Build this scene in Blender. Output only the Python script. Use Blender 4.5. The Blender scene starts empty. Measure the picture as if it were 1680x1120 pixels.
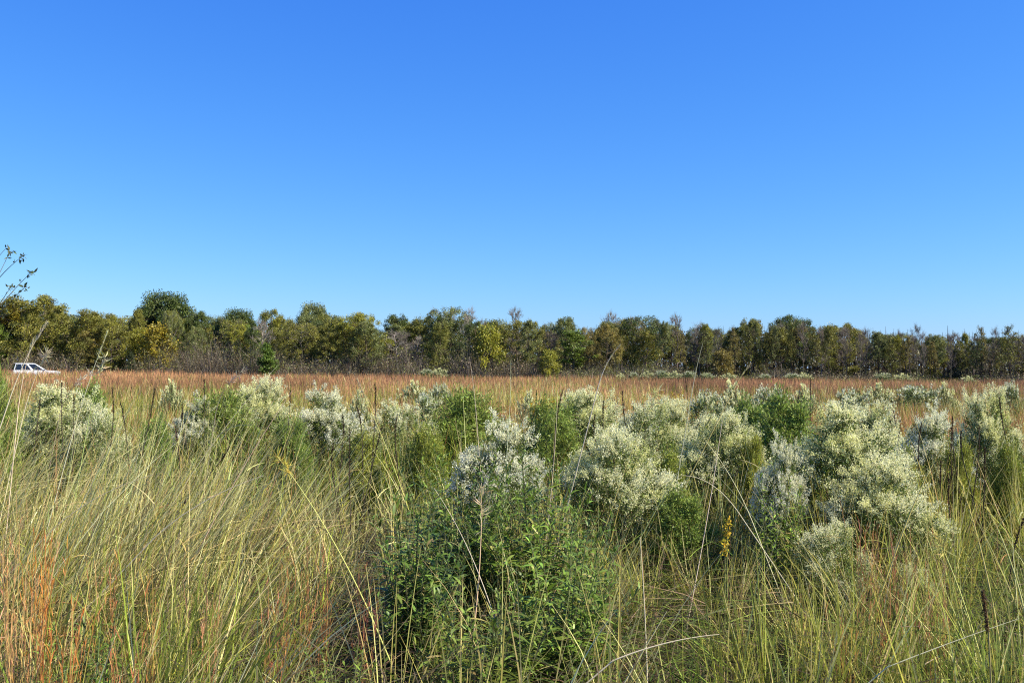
import bpy, bmesh, math, random
import numpy as np
from mathutils import Matrix, Vector

R = math.radians
random.seed(7)
RG = np.random.default_rng(11)
SC = bpy.context.scene
COL = SC.collection

# ------------------------------------------------------------------ camera
CAM_H = 1.95
F = 840 / math.tan(R(27.0))
PITCH, ROLL = math.atan(40 / F), R(0.48)
ROT = Matrix.Rotation(R(90) + PITCH, 3, 'X') @ Matrix.Rotation(ROLL, 3, 'Z')
cd = bpy.data.cameras.new('camera')
cam = bpy.data.objects.new('camera', cd)
COL.objects.link(cam)
cd.sensor_width = 36.0
cd.lens = 18.0 / math.tan(R(27.0))
cd.clip_start, cd.clip_end = 0.05, 6000
cam.matrix_world = Matrix.Translation((0, 0, CAM_H)) @ ROT.to_4x4()
SC.camera = cam


def at(px, py, Y):
    """world point seen at photo pixel (1680x1120) at depth Y"""
    d = ROT @ Vector(((px - 840) / F, -(py - 560) / F, -1.0))
    t = Y / d.y
    return Vector((d.x * t, Y, CAM_H + d.z * t))


def gx(px, Y):
    return (px - 840) / F * Y


# ------------------------------------------------------------------ materials
def mat(name, color=None, rough=0.6, trans=0.0, spec=0.3, vcol=False, vary=0.0, noise=None, metal=0.0, coat=0.0, gain=1.0):
    m = bpy.data.materials.new(name)
    m.use_nodes = True
    nt = m.node_tree
    nd, ln = nt.nodes, nt.links
    b = nd['Principled BSDF']
    out = nd['Material Output']
    b.inputs['Roughness'].default_value = rough
    b.inputs['Specular IOR Level'].default_value = spec
    b.inputs['Metallic'].default_value = metal
    b.inputs['Coat Weight'].default_value = coat
    src = None
    if vcol:
        a = nd.new('ShaderNodeAttribute'); a.attribute_name = 'Col'
        oi = nd.new('ShaderNodeObjectInfo')
        mx = nd.new('ShaderNodeMix'); mx.data_type = 'RGBA'; mx.blend_type = 'MULTIPLY'
        mx.inputs[0].default_value = 1.0
        ln.new(a.outputs['Color'], mx.inputs[6]); ln.new(oi.outputs['Color'], mx.inputs[7])
        src = mx.outputs[2]
        if gain != 1.0:
            hs0 = nd.new('ShaderNodeHueSaturation')
            hs0.inputs['Value'].default_value = gain
            ln.new(src, hs0.inputs['Color']); src = hs0.outputs['Color']
    if noise:
        tc = nd.new('ShaderNodeTexCoord')
        n = nd.new('ShaderNodeTexNoise'); n.inputs['Scale'].default_value = noise[0]
        n.inputs['Detail'].default_value = 6
        rp = nd.new('ShaderNodeValToRGB')
        rp.color_ramp.elements[0].position = 0.35; rp.color_ramp.elements[1].position = 0.65
        rp.color_ramp.elements[0].color = (*noise[1], 1); rp.color_ramp.elements[1].color = (*noise[2], 1)
        ln.new(tc.outputs['Object'], n.inputs['Vector']); ln.new(n.outputs['Fac'], rp.inputs['Fac'])
        src = rp.outputs['Color']
    if src is not None:
        ln.new(src, b.inputs['Base Color'])
    else:
        b.inputs['Base Color'].default_value = (*color, 1)
    if trans > 0:
        t = nd.new('ShaderNodeBsdfTranslucent')
        mxs = nd.new('ShaderNodeMixShader'); mxs.inputs[0].default_value = trans
        if src is not None:
            ln.new(src, t.inputs['Color'])
        else:
            t.inputs['Color'].default_value = (*color, 1)
        ln.new(b.outputs[0], mxs.inputs[1]); ln.new(t.outputs[0], mxs.inputs[2])
        ln.new(mxs.outputs[0], out.inputs['Surface'])
    return m


M = {
    'grass': mat('grass_blades', vcol=True, rough=0.6, trans=0.3, spec=0.2),
    'leaf': mat('leaves', vcol=True, rough=0.5, trans=0.25, spec=0.35),
    'broad': mat('glossy_leaves', vcol=True, rough=0.45, trans=0.25, spec=0.28),
    'flower': mat('flower_tufts', vcol=True, rough=0.8, trans=0.4, spec=0.1),
    'stem': mat('stems', vcol=True, rough=0.7, spec=0.2),
    'bark': mat('bark', vcol=True, rough=0.9, spec=0.1),
    'soil': mat('soil_and_thatch', rough=0.95, spec=0.1, noise=(1.7, (0.028, 0.02, 0.012), (0.075, 0.055, 0.03))),
    'paint': mat('white_paint', color=(0.62, 0.63, 0.64), rough=0.3, coat=0.5),
    'glass': mat('dark_glass', color=(0.012, 0.015, 0.022), rough=0.05, spec=0.6),
    'black': mat('black_trim', color=(0.02, 0.02, 0.02), rough=0.6),
    'rubber': mat('rubber', color=(0.018, 0.018, 0.018), rough=0.85),
    'rim': mat('alloy', color=(0.5, 0.5, 0.52), rough=0.3, metal=0.9),
    'red': mat('red_lens', color=(0.4, 0.02, 0.02), rough=0.2),
    'lens': mat('clear_lens', color=(0.7, 0.7, 0.72), rough=0.15),
    'road': mat('gravel_road', rough=0.95, noise=(6, (0.2, 0.17, 0.13), (0.32, 0.28, 0.22))),
}


# ------------------------------------------------------------------ mesh builder
class MB:
    def __init__(s):
        s.v, s.f, s.c, s.n = [], [], [], 0

    def add(s, v, f, c):
        v = np.asarray(v, np.float32).reshape(-1, 3)
        c = np.asarray(c, np.float32)
        if c.ndim == 1:
            c = np.broadcast_to(c, v.shape)
        s.v.append(v); s.c.append(c.reshape(-1, 3)); s.f.append(np.asarray(f, np.int32).reshape(-1, 4) + s.n)
        s.n += len(v)

    def build(s, name, material, parent=None):
        me = bpy.data.meshes.new(name)
        v = np.concatenate(s.v); f = np.concatenate(s.f); c = np.concatenate(s.c)
        me.vertices.add(len(v)); me.loops.add(f.size); me.polygons.add(len(f))
        me.vertices.foreach_set('co', v.ravel())
        me.loops.foreach_set('vertex_index', f.ravel())
        me.polygons.foreach_set('loop_start', np.arange(len(f), dtype=np.int32) * 4)
        a = me.attributes.new('Col', 'FLOAT_COLOR', 'POINT')
        a.data.foreach_set('color', np.concatenate([c, np.ones((len(c), 1), np.float32)], 1).astype(np.float32).ravel())
        me.update(calc_edges=True)
        me.materials.append(M[material] if isinstance(material, str) else material)
        o = bpy.data.objects.new(name, me)
        COL.objects.link(o)
        if parent is not None:
            o.parent = parent
        return o


def unit(a):
    return a / np.maximum(np.linalg.norm(a, axis=-1, keepdims=True), 1e-9)


GRASSW = lambda t: 1 - 0.88 * t ** 1.6
LANCE = lambda t: np.interp(t, [0, .12, .38, .7, 1], [.12, .55, 1, .62, .04])


def blades(mb, P, L, D, B, W, K, C, rng=RG, wf=GRASSW, Ctip=None, yaw=None):
    N = len(P)
    t = np.linspace(0, 1, K + 1)
    pos = P[:, None] + np.asarray(L)[:, None, None] * (t[None, :, None] * D[:, None] + (t ** 2)[None, :, None] * B[:, None])
    if yaw is None:
        yaw = rng.uniform(0, 2 * np.pi, N)
    s = np.stack([np.cos(yaw), np.sin(yaw), rng.uniform(-.3, .3, N)], 1)
    s = unit(s - (s * D).sum(1, keepdims=True) * D)
    w = np.asarray(W)[:, None] * wf(t)[None]
    off = s[:, None] * (w / 2)[..., None]
    v = np.stack([pos - off, pos + off], 2)          # N,K+1,2,3
    i = np.arange(N)[:, None] * (2 * (K + 1)) + np.arange(K)[None] * 2
    f = np.stack([i, i + 1, i + 3, i + 2], -1)
    if Ctip is None:
        c = np.broadcast_to(C[:, None, None], v.shape)
    else:
        tt = t[None, :, None, None]
        c = np.broadcast_to(C[:, None, None] * (1 - tt) + Ctip[:, None, None] * tt, v.shape)
    mb.add(v.reshape(-1, 3), f.reshape(-1, 4), c.reshape(-1, 3))
    return pos


def leaflets(mb, P, D, L, W, C, rng=RG, fold=0.25):
    """small diamond leaves: base, side, tip, side"""
    N = len(P)
    r = rng.normal(size=(N, 3))
    s = unit(np.cross(D, r)); n = np.cross(s, D)
    L = np.asarray(L)[:, None]; W = np.asarray(W)[:, None]
    mid = P + D * L * 0.45 + n * L * fold * rng.uniform(-.6, .6, (N, 1))
    v = np.stack([P, mid + s * W / 2, P + D * L, mid - s * W / 2], 1)
    f = np.arange(N * 4).reshape(N, 4)
    c = np.broadcast_to(C[:, None], v.shape)
    mb.add(v.reshape(-1, 3), f, c.reshape(-1, 3))


def tube(mb, pts, rad, C, sides=4):
    pts = np.asarray(pts, float); rad = np.broadcast_to(np.asarray(rad, float), (len(pts),))
    tg = unit(np.gradient(pts, axis=0))
    ref = np.array([0.31, 0.95, 0.05]) if abs(tg[0][2]) > 0.5 else np.array([0.1, 0.05, 1.0])
    a = unit(np.cross(tg, ref)); b = np.cross(tg, a)
    th = np.arange(sides) * 2 * np.pi / sides
    v = pts[:, None] + rad[:, None, None] * (np.cos(th)[None, :, None] * a[:, None] + np.sin(th)[None, :, None] * b[:, None])
    K = len(pts)
    i = np.arange(K - 1)[:, None] * sides
    j = np.arange(sides)[None]; j2 = (np.arange(sides) + 1)[None] % sides
    f = np.stack([i + j, i + j2, i + sides + j2, i + sides + j], -1).reshape(-1, 4)
    mb.add(v.reshape(-1, 3), f, np.asarray(C, float))


def bez(a, c, b, n=7):
    t = np.linspace(0, 1, n)[:, None]
    a, c, b = (np.asarray(x, float) for x in (a, c, b))
    return (1 - t) ** 2 * a + 2 * t * (1 - t) * c + t ** 2 * b


def tag(o, label=None, cat=None, group=None, kind=None):
    if label: o['label'] = label
    if cat: o['category'] = cat
    if group: o['group'] = group
    if kind: o['kind'] = kind
    return o


def empty(name, loc=(0, 0, 0), rz=0.0):
    o = bpy.data.objects.new(name, None)
    COL.objects.link(o)
    o.location = loc; o.rotation_euler = (0, 0, rz); o.empty_display_size = 0.2
    return o


def copy_tree(o, parent=None):
    c = o.copy()
    COL.objects.link(c)
    if parent is not None:
        c.parent = parent
    for ch in list(o.children):
        copy_tree(ch, c)
    return c


USED = set()


def place(proto, loc, rz, scale, label, cat, group=None, tint=None):
    """first use moves the prototype itself, later uses copy it with its parts"""
    o = proto if proto.name not in USED else copy_tree(proto)
    USED.add(proto.name)
    o.location = loc; o.rotation_euler = (0, 0, rz)
    o.scale = scale if hasattr(scale, '__len__') else (scale,) * 3
    for k in ('group',):
        if k in o: del o[k]
    tag(o, label, cat, group)
    for ch in o.children:
        if tint and ch.name.split('.')[0] in tint:
            ch.color = (*tint[ch.name.split('.')[0]], 1)
    return o


def cvar(base, N, rng=RG, v=0.22, h=0.08):
    """natural per-leaf colour variation"""
    base = np.asarray(base, float)
    if base.ndim == 1:
        base = np.broadcast_to(base, (N, 3))
    k = np.exp(rng.normal(0, v, (N, 1)))
    return np.clip(base * k * np.exp(rng.normal(0, h, (N, 3))), 0.003, 0.9)


_ws = [(RG.normal(0, 1, 2), RG.uniform(0, 6.28)) for _ in range(14)]


def lump(x, y, scale):
    """smooth patchy noise about -1..1"""
    s = 0
    for k, (d, p) in enumerate(_ws):
        s = s + np.sin((d[0] * x + d[1] * y) / scale * 2.2 + p + k)
    return s / 3.2


# ------------------------------------------------------------------ ground
def disc(name, r, z, material, cx=0, cy=0):
    me = bpy.data.meshes.new(name)
    n = 96
    vs = [(cx + r * math.cos(i * 2 * math.pi / n), cy + r * math.sin(i * 2 * math.pi / n), z) for i in range(n)]
    me.from_pydata(vs, [], [list(range(n))])
    me.materials.append(M[material])
    o = bpy.data.objects.new(name, me); COL.objects.link(o)
    return o


tag(disc('ground', 4500, 0, 'soil'), 'brown soil and thatch under the meadow', kind='structure')
rd = bpy.data.meshes.new('road')
rd.from_pydata([(-190, 109, .004), (-20, 117.5, .004), (-20, 121.5, .004), (-190, 114, .004)], [], [(0, 1, 2, 3)])
rd.materials.append(M['road'])
ro = bpy.data.objects.new('road', rd); COL.objects.link(ro)
tag(ro, 'pale gravel track at the edge of the trees', kind='structure')

# ------------------------------------------------------------------ meadow grass
STRAW = (0.80, 0.66, 0.27); OLIVE = (0.28, 0.29, 0.03); GREEN = (0.105, 0.185, 0.02)
DEAD = (0.22, 0.155, 0.085); RUSSET = (0.44, 0.205, 0.085); YELLOW = (0.42, 0.36, 0.05)
PALETTE = np.array([STRAW, OLIVE, GREEN, DEAD, RUSSET, YELLOW])
PXS = [-300, 180, 400, 500, 610, 1040, 1200, 1450, 2000]
WTS = np.array([  # straw olive green dead russet yellow
    [.56, .24, .09, .07, .05, .06], [.50, .26, .11, .08, .06, .07], [.40, .30, .14, .16, .05, .07], [.20, .28, .14, .42, .02, .04],
    [.14, .20, .20, .46, .02, .03], [.20, .32, .22, .24, .02, .07], [.16, .40, .24, .18, .02, .10], [.12, .42, .26, .12, .05, .16], [.10, .40, .36, .08, .05, .16]])
HTS = [1.52, 1.48, 1.28, 1.0, .92, .98, 1.02, 1.05, .98]
LEAN = [.36, .36, .30, -.05, -.12, .0, -.05, -.1, -.22]


def wedge(n, y0, y1, rng, margin=1.32):
    y = np.sqrt(rng.uniform(y0 ** 2, y1 ** 2, n))
    x = rng.uniform(-.5, .5, n) * y * 1.02 * margin + rng.uniform(-.4, .4, n)
    return x, y


def pick(w, rng):
    cs = np.cumsum(w / w.sum(1, keepdims=True), 1)
    return (rng.uniform(size=(len(w), 1)) > cs).sum(1).clip(0, w.shape[1] - 1)


def near_grass():
    rng = np.random.default_rng(3)
    mb = MB()
    n = 56000
    x, y = wedge(n, 2.9, 12.5, rng)
    y = 2.9 + (y - 2.9) * rng.uniform(.55, 1, n) ** .8; x = x * 1.0
    # tussocks: pull the stems together
    gs = .46
    ix, iy = np.round(x / gs), np.round(y / gs)
    h1 = np.modf(np.abs(np.sin(ix * 12.9898 + iy * 78.233) * 43758.5453))[0]; h2 = np.modf(np.abs(np.sin(ix * 39.346 + iy * 11.135) * 24634.6345))[0]
    cxn = (ix + .8 * (h1 - .5)) * gs; cyn = (iy + .8 * (h2 - .5)) * gs
    pull = rng.uniform(.25, .92, n)
    jit = lump(cxn * 3.1, cyn * 3.3, 1.0)
    x = x + (cxn + .12 * np.sin(cyn * 9) - x) * pull; y = y + (cyn + .12 * np.cos(cxn * 8) - y) * pull
    px = 840 + F * x / y
    pxj = px + rng.normal(0, 60, n) + 70 * lump(x, y, 1.1)
    w = np.stack([np.interp(pxj, PXS, WTS[:, k]) for k in range(6)], 1)
    pt = lump(x + 9, y - 4, .8)
    lush = np.clip((6.4 - y) / 1.5, 0, 1) * np.interp(px, [0, 90, 420, 560, 1120, 1250, 1700], [.3, 1, .8, .2, .3, 1, 1])
    w[:, 2] += .5 * lush; w[:, 1] += .25 * lush; w[:, 0] *= 1 - .55 * lush; w[:, 3] *= 1 - .5 * lush
    w[:, 2] *= np.exp(.8 * pt); w[:, 3] *= np.exp(-.8 * pt)
    w *= np.exp(rng.normal(0, .25, w.shape))
    sp = pick(w, rng)
    H = np.interp(pxj, PXS, HTS) * (1 + .14 * lump(x, y, 1.6)) * np.interp(y, [2.9, 3.6, 5.2, 6.6], [.36, .5, .8, 1.0])
    H *= np.where(px < 430, np.interp(y, [2.9, 6, 9, 12.5], [1.02, 1.0, 1.02, 1.0]), 1.0)
    H = H * np.where(h2 < .2, .5, .72 + .45 * h1)
    gapm = np.exp(-((px - 560) / 75) ** 2) * (y < 6.6) + np.exp(-((px - 1110) / 70) ** 2) * (y < 7.2)
    keep = rng.uniform(size=n) > .8 * gapm
    L = H * keep * np.array([1.15, .92, .74, .6, 1.0, 1.0])[sp] * rng.uniform(.42, 1.15, n) ** .8
    lx = (np.interp(pxj, PXS, LEAN) + .5 * (h2 - .5) + rng.normal(0, .1, n)) * np.array([1.25, .8, .5, 0.4, .3, .7])[sp]
    az = rng.uniform(0, 2 * np.pi, n)
    sd = np.array([.2, .25, .28, .85, .15, .2])[sp] * np.abs(rng.normal(0, 1, n))
    D = unit(np.stack([lx + sd * np.cos(az), sd * np.sin(az) - .05, np.ones(n)], 1))
    bm = np.array([.14, .24, .26, .7, .1, .14])[sp] * np.abs(rng.normal(.2, .8, n))
    ba = np.arctan2(D[:, 1], D[:, 0]) + rng.normal(0, .8, n)
    brk = rng.uniform(size=n) < .15
    bm = np.where(brk, rng.uniform(.6, 1.25, n), bm); ba = np.where(brk, rng.uniform(0, 6.28, n), ba)
    B = np.stack([bm * np.cos(ba), bm * np.sin(ba), -bm * .7], 1)
    W = np.array([.0056, .0096, .0125, .0054, .0055, .0085])[sp] * rng.uniform(.7, 1.35, n) * np.interp(y, [3, 8, 12.5], [.85, 1.05, 1.5])
    C = cvar(PALETTE[sp], n, rng, .25, .07)
    weath_shade = rng.uniform(size=n) < .3          # old weathered blades, coloured dark to imitate shaded gaps among the fresh ones
    C[weath_shade] = cvar((.085, .06, .036), weath_shade.sum(), rng, .4)
    L[weath_shade] *= .72
    Ct = C * .75 + .25 * cvar(STRAW, n, rng, .2) * np.where(weath_shade, .35, 1.0)[:, None]
    pos = blades(mb, np.stack([x, y, np.zeros(n) - .01], 1), L, D, B, W, 5, C, rng, Ctip=Ct)
    # leaves that part from the culms
    m = 15000
    i = rng.integers(0, n, m)
    i = i[(sp[i] != 2) & keep[i]]; m = len(i)
    t = rng.uniform(.12, .8, m) * 5
    k = t.astype(int).clip(0, 4); fr = (t - k)[:, None]
    P = pos[i, k] * (1 - fr) + pos[i, k + 1] * fr
    az = rng.uniform(0, 2 * np.pi, m)
    sd = rng.uniform(.25, 1.5, m)
    D2 = unit(np.stack([.6 * D[i, 0] + sd * np.cos(az), sd * np.sin(az), rng.uniform(.1, 1.2, m)], 1))
    bm = rng.uniform(.05, .6, m)
    B2 = np.stack([bm * np.cos(az) * .6, bm * np.sin(az) * .6, -bm], 1)
    blades(mb, P, rng.uniform(.1, .36, m), D2, B2, rng.uniform(.004, .0085, m) * np.interp(y[i], [3, 12.5], [.9, 1.4]), 3,
           cvar(C[i] * .7 + .3 * PALETTE[rng.choice([1, 3], m)], m, rng, .2, .06), rng)
    # low tangle of dead thatch and young shoots, shade of the gaps in their colour
    m = 78000
    x, y = wedge(m, 2.8, 10, rng)
    px = 840 + F * x / y
    az = rng.uniform(0, 2 * np.pi, m)
    el = np.abs(rng.normal(.25, .45, m))
    D3 = unit(np.stack([np.cos(az), np.sin(az), el], 1))
    bm = rng.uniform(0, .8, m); ba = az + rng.choice([-1.2, 1.2], m)
    B3 = np.stack([bm * np.cos(ba), bm * np.sin(ba), -bm * .4], 1)
    z = np.abs(rng.normal(0, .2, m)) + .01
    gr = rng.uniform(size=m) < np.interp(px, [0, 450, 600, 900, 1300, 1700], [.35, .25, .15, .4, .55, .7])
    C3 = np.where(gr[:, None], np.array([.10, .14, .02]), np.array(DEAD) * .5)
    blades(mb, np.stack([x, y, z], 1), rng.uniform(.12, .5, m), D3, B3, rng.uniform(.003, .007, m), 3, cvar(C3, m, rng, .55), rng)
    o = mb.build('meadow_grass', 'grass')
    tag(o, 'tall tangled straw and olive green grass filling the near field', 'grass', kind='stuff')


def mid_grass():
    rng = np.random.default_rng(5)
    mb = MB()
    n = 80000
    x, y = wedge(n, 11.5, 34, rng)
    px = 840 + F * x / y
    u = np.interp(y, [11.5, 18, 27, 34], [.03, .12, .26, .42]) + .3 * lump(x, y, 4.5) + .1 * np.interp(px, [0, 1680], [-.6, .8])
    rus = rng.uniform(size=n) < u.clip(.02, .97)
    g = lump(x * .8 + 5, y * .5, 3.4)
    w = np.stack([.12 + 0 * x, .42 * np.exp(.6 * g), .34 * np.exp(1.1 * g), .16 * np.exp(-.8 * g), 0 * x, .06 + 0 * x], 1)
    sp = pick(w, rng); sp[rus] = 4
    H = np.interp(y, [11.5, 15, 22, 34], [1.26, 1.16, 1.04, .98]) * (1 + .12 * lump(x, y, 2.6)) + np.interp(px, [0, 500], [.12, 0]) * (y < 16)
    L = H * rng.uniform(.6, 1.1, n) * np.array([1.12, .9, .82, .7, 1.0, .95])[sp]
    az = rng.uniform(0, 6.28, n); sd = np.abs(rng.normal(0, .2, n))
    D = unit(np.stack([sd * np.cos(az) + np.interp(px, [0, 500, 1680], [.15, 0, -.05]), sd * np.sin(az), np.ones(n)], 1))
    bm = np.abs(rng.normal(0, .22, n))
    B = np.stack([bm * np.cos(az), bm * np.sin(az), -bm * .6], 1)
    W = rng.uniform(.006, .013, n) * np.interp(y, [11.5, 34], [.8, 1.7]) * np.array([.8, 1.1, 1.3, .8, 1.0, 1.1])[sp]
    C = cvar(PALETTE[sp], n, rng, .24, .07)
    C[rng.uniform(size=n) < .22] *= .4
    yaw = np.where(rng.uniform(size=n) < .7, rng.normal(.5, .7, n), rng.uniform(0, 6.28, n))
    blades(mb, np.stack([x, y, 0 * x - .01], 1), L, D, B, W, 3, C, rng, yaw=yaw)
    o = mb.build('mixed_grass', 'grass')
    tag(o, 'green and russet mixed grass between the flowering shrubs and the russet field', 'grass', kind='stuff')


def far_grass():
    rng = np.random.default_rng(6)
    mb = MB()
    n = 150000
    y = 30 * np.exp(rng.uniform(0, math.log(122 / 30.), n))
    x = rng.uniform(-.5, .5, n) * y * 1.02 * 1.35
    px = 840 + F * x / y
    g = lump(x * .35, y * .3, 3.2)
    u = np.interp(y, [30, 42, 60, 90], [.22, .5, .84, .96]) - .24 * np.clip(g, -.3, 2)
    rus = rng.uniform(size=n) < u
    sp = rng.choice([0, 1, 2, 5], n, p=[.22, .44, .26, .08]); sp[rus] = 4
    base = PALETTE[sp].copy()
    base[sp == 4] *= np.array([1.08, 1.2, 1.3])
    br = np.interp(px, [0, 900, 1680], [0.0, .25, .6]) * (sp == 4)   # browner, cooler grass to the right
    base = base * (1 - br[:, None]) + br[:, None] * np.array([.27, .13, .07])
    pale = lump(x * .5, y * .12 + 20, 4.0)
    base = base * (1 + .16 * pale[:, None])
    base[rng.uniform(size=n) < .14] *= np.array([.42, .4, .45])
    L = np.interp(y, [30, 50, 122], [.98, .98, 1.0]) * (1 + .08 * lump(x, y, 5)) * rng.uniform(.6, 1.14, n) * np.where((y > 92) & (x < -36), 1.18, 1.0)
    az = rng.uniform(0, 6.28, n); sd = np.abs(rng.normal(0, .16, n))
    D = unit(np.stack([sd * np.cos(az), sd * np.sin(az), np.ones(n)], 1))
    bm = np.abs(rng.normal(0, .15, n))
    B = np.stack([bm * np.cos(az), bm * np.sin(az), -bm * .5], 1)
    W = rng.uniform(.012, .024, n) * np.interp(y, [30, 122], [1.0, 3.2])
    blades(mb, np.stack([x, y, 0 * x - .01], 1), L, D, B, W, 2, cvar(base, n, rng, .2, .06), rng, yaw=rng.normal(.5, .8, n))
    o = mb.build('russet_grass', 'grass')
    tag(o, 'russet pink field of dry bluestem grass reaching to the trees', 'grass', kind='stuff')


near_grass(); mid_grass(); far_grass()


# ------------------------------------------------------------------ trees
def skeleton(rng, H, cb, spread, n_limb, wood, up=0.5, sub=4, trunk_r=0.13, profile='round', twigs=0, twig_r=.016, lean=0.0):
    """returns trunk mesh builder and list of leaf tips"""
    mb = MB()
    k = 7
    zt = np.linspace(0, .9 * H, k)
    wob = np.cumsum(rng.normal(0, .014 * H, (k, 2)), 0); wob[0] = 0
    tr = np.stack([wob[:, 0] + lean * zt, wob[:, 1], zt], 1); tr[0, 2] = -.1
    tube(mb, tr, np.linspace(trunk_r, trunk_r * .22, k) * np.r_[1.25, np.ones(k - 1)], cvar(wood, 1, rng, .1)[0], 6)
    tips = []
    dome = lambda p: H * (1.0 - .3 * min(1.3, math.hypot(p[0], p[1]) / spread) ** 2) - rng.uniform(0, 1) ** 2 * .16 * H
    for i in range(n_limb):
        u = cb + (0.97 - cb) * (i + rng.uniform(0, 1)) / n_limb
        z = u * .9 * H
        p0 = np.array([np.interp(z, tr[:, 2], tr[:, 0]), np.interp(z, tr[:, 2], tr[:, 1]), z])
        q = (u - cb) / (1 - cb)
        if profile == 'round':
            f = math.sqrt(max(.08, 1 - (2 * q - .85) ** 2 / 1.5))
        elif profile == 'cone':
            f = 1.05 - .9 * q
        elif profile == 'vase':
            f = .45 + .6 * q - .45 * max(0, q - .75) * 2
        else:
            f = .8 + .2 * math.sin(q * 3)
        ln = spread * f * rng.uniform(.55, 1.25)
        a = i * 2.4 + rng.uniform(-.5, .5)
        el = up * (0.5 + q) + rng.uniform(-.1, .15)
        d = np.array([math.cos(a) * math.cos(el), math.sin(a) * math.cos(el), math.sin(el)])
        p2 = p0 + d * ln; p2[2] = min(p2[2], dome(p2))
        c = p0 + d * ln * .5 - np.array([0, 0, .1 * ln])
        pts = bez(p0, c, p2, 5)
        r0 = trunk_r * (.5 - .25 * q)
        tube(mb, pts, np.linspace(r0, r0 * .3, 5), cvar(wood, 1, rng, .12)[0], 4)
        tips.append(p2)
        for j in range(sub):
            t = rng.uniform(.3, 1)
            b0 = pts[0] * 0 + np.array([np.interp(t, np.linspace(0, 1, 5), pts[:, m]) for m in range(3)])
            dd = unit(d + rng.normal(0, .55, 3) + np.array([0, 0, .3]))
            l2 = ln * rng.uniform(.25, .5)
            b1 = b0 + dd * l2; b1[2] = min(b1[2], dome(b1))
            tube(mb, np.stack([b0, b0 + dd * l2 * .5 + rng.normal(0, .05, 3), b1]), [r0 * .35, r0 * .24, r0 * .1], cvar(wood, 1, rng, .12)[0], 3)
            tips.append(b1)
            for _ in range(twigs):
                tt = rng.uniform(.15, 1)
                c0 = b0 + (b1 - b0) * tt
                d3 = unit(dd + rng.normal(0, .6, 3) + np.array([0, 0, .45]))
                l3 = rng.uniform(.35, .95)
                tube(mb, np.stack([c0, c0 + d3 * l3 * .5 + rng.normal(0, .03, 3), c0 + d3 * l3]), [twig_r, twig_r * .8, twig_r * .4],
                     cvar(wood, 1, rng, .15)[0], 3)
    return mb, np.array(tips)


def crown(rng, tips, n, rad, col_a, col_b, size=(.13, .26), flat=.8, twk=.0):
    mb = MB()
    T = len(tips)
    ci = rng.integers(0, T, n)
    mixk = rng.uniform(0, 1, T) ** 1.5
    shade = np.exp(rng.normal(0, .16, T))
    rr = rad * np.exp(rng.normal(0, .25, T))
    d = unit(rng.normal(size=(n, 3))) * (rng.uniform(0, 1, (n, 1)) ** .45) * rr[ci][:, None]
    d[:, 2] *= flat
    P = tips[ci] + d
    P[:, 2] = np.maximum(P[:, 2], .15)
    D = unit(d / rad + rng.normal(0, .7, (n, 3)) + np.array([0, 0, -.15]))
    mk = (mixk[ci] * .8 + rng.uniform(0, .3, n)).clip(0, 1)[:, None]
    C = (np.asarray(col_a)[None] * (1 - mk) + np.asarray(col_b)[None] * mk) * shade[ci][:, None]
    L = rng.uniform(*size, n)
    leaflets(mb, P, D, L, L * rng.uniform(.55, .85, n), cvar(C, n, rng, .2, .05), rng)
    return mb


def tree_proto(name, seed, H, cb, spread, n_limb, sub, wood, leaves=None, **kw):
    rng = np.random.default_rng(seed)
    root = empty(name)
    rad = kw.pop('rad', .75); size = kw.pop('size', (.09, .19)); flat = kw.pop('flat', .8)
    tk, tips = skeleton(rng, H, cb, spread, n_limb, wood, sub=sub, **kw)
    if leaves:
        n, ca, cb_ = leaves
        tk.build('trunk', 'bark', root)
        crown(rng, tips, int(n * 1.3), rad, ca, cb_, size, flat).build('crown', 'leaf', root)
    else:
        tk.build('trunk', 'bark', root)
    return root


GREY = (0.16, 0.135, 0.11); BROWN = (0.11, 0.085, 0.06); PALE = (0.30, 0.26, 0.21); DARKB = (0.05, 0.04, 0.032)
W = (1, 1, 1)
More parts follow.
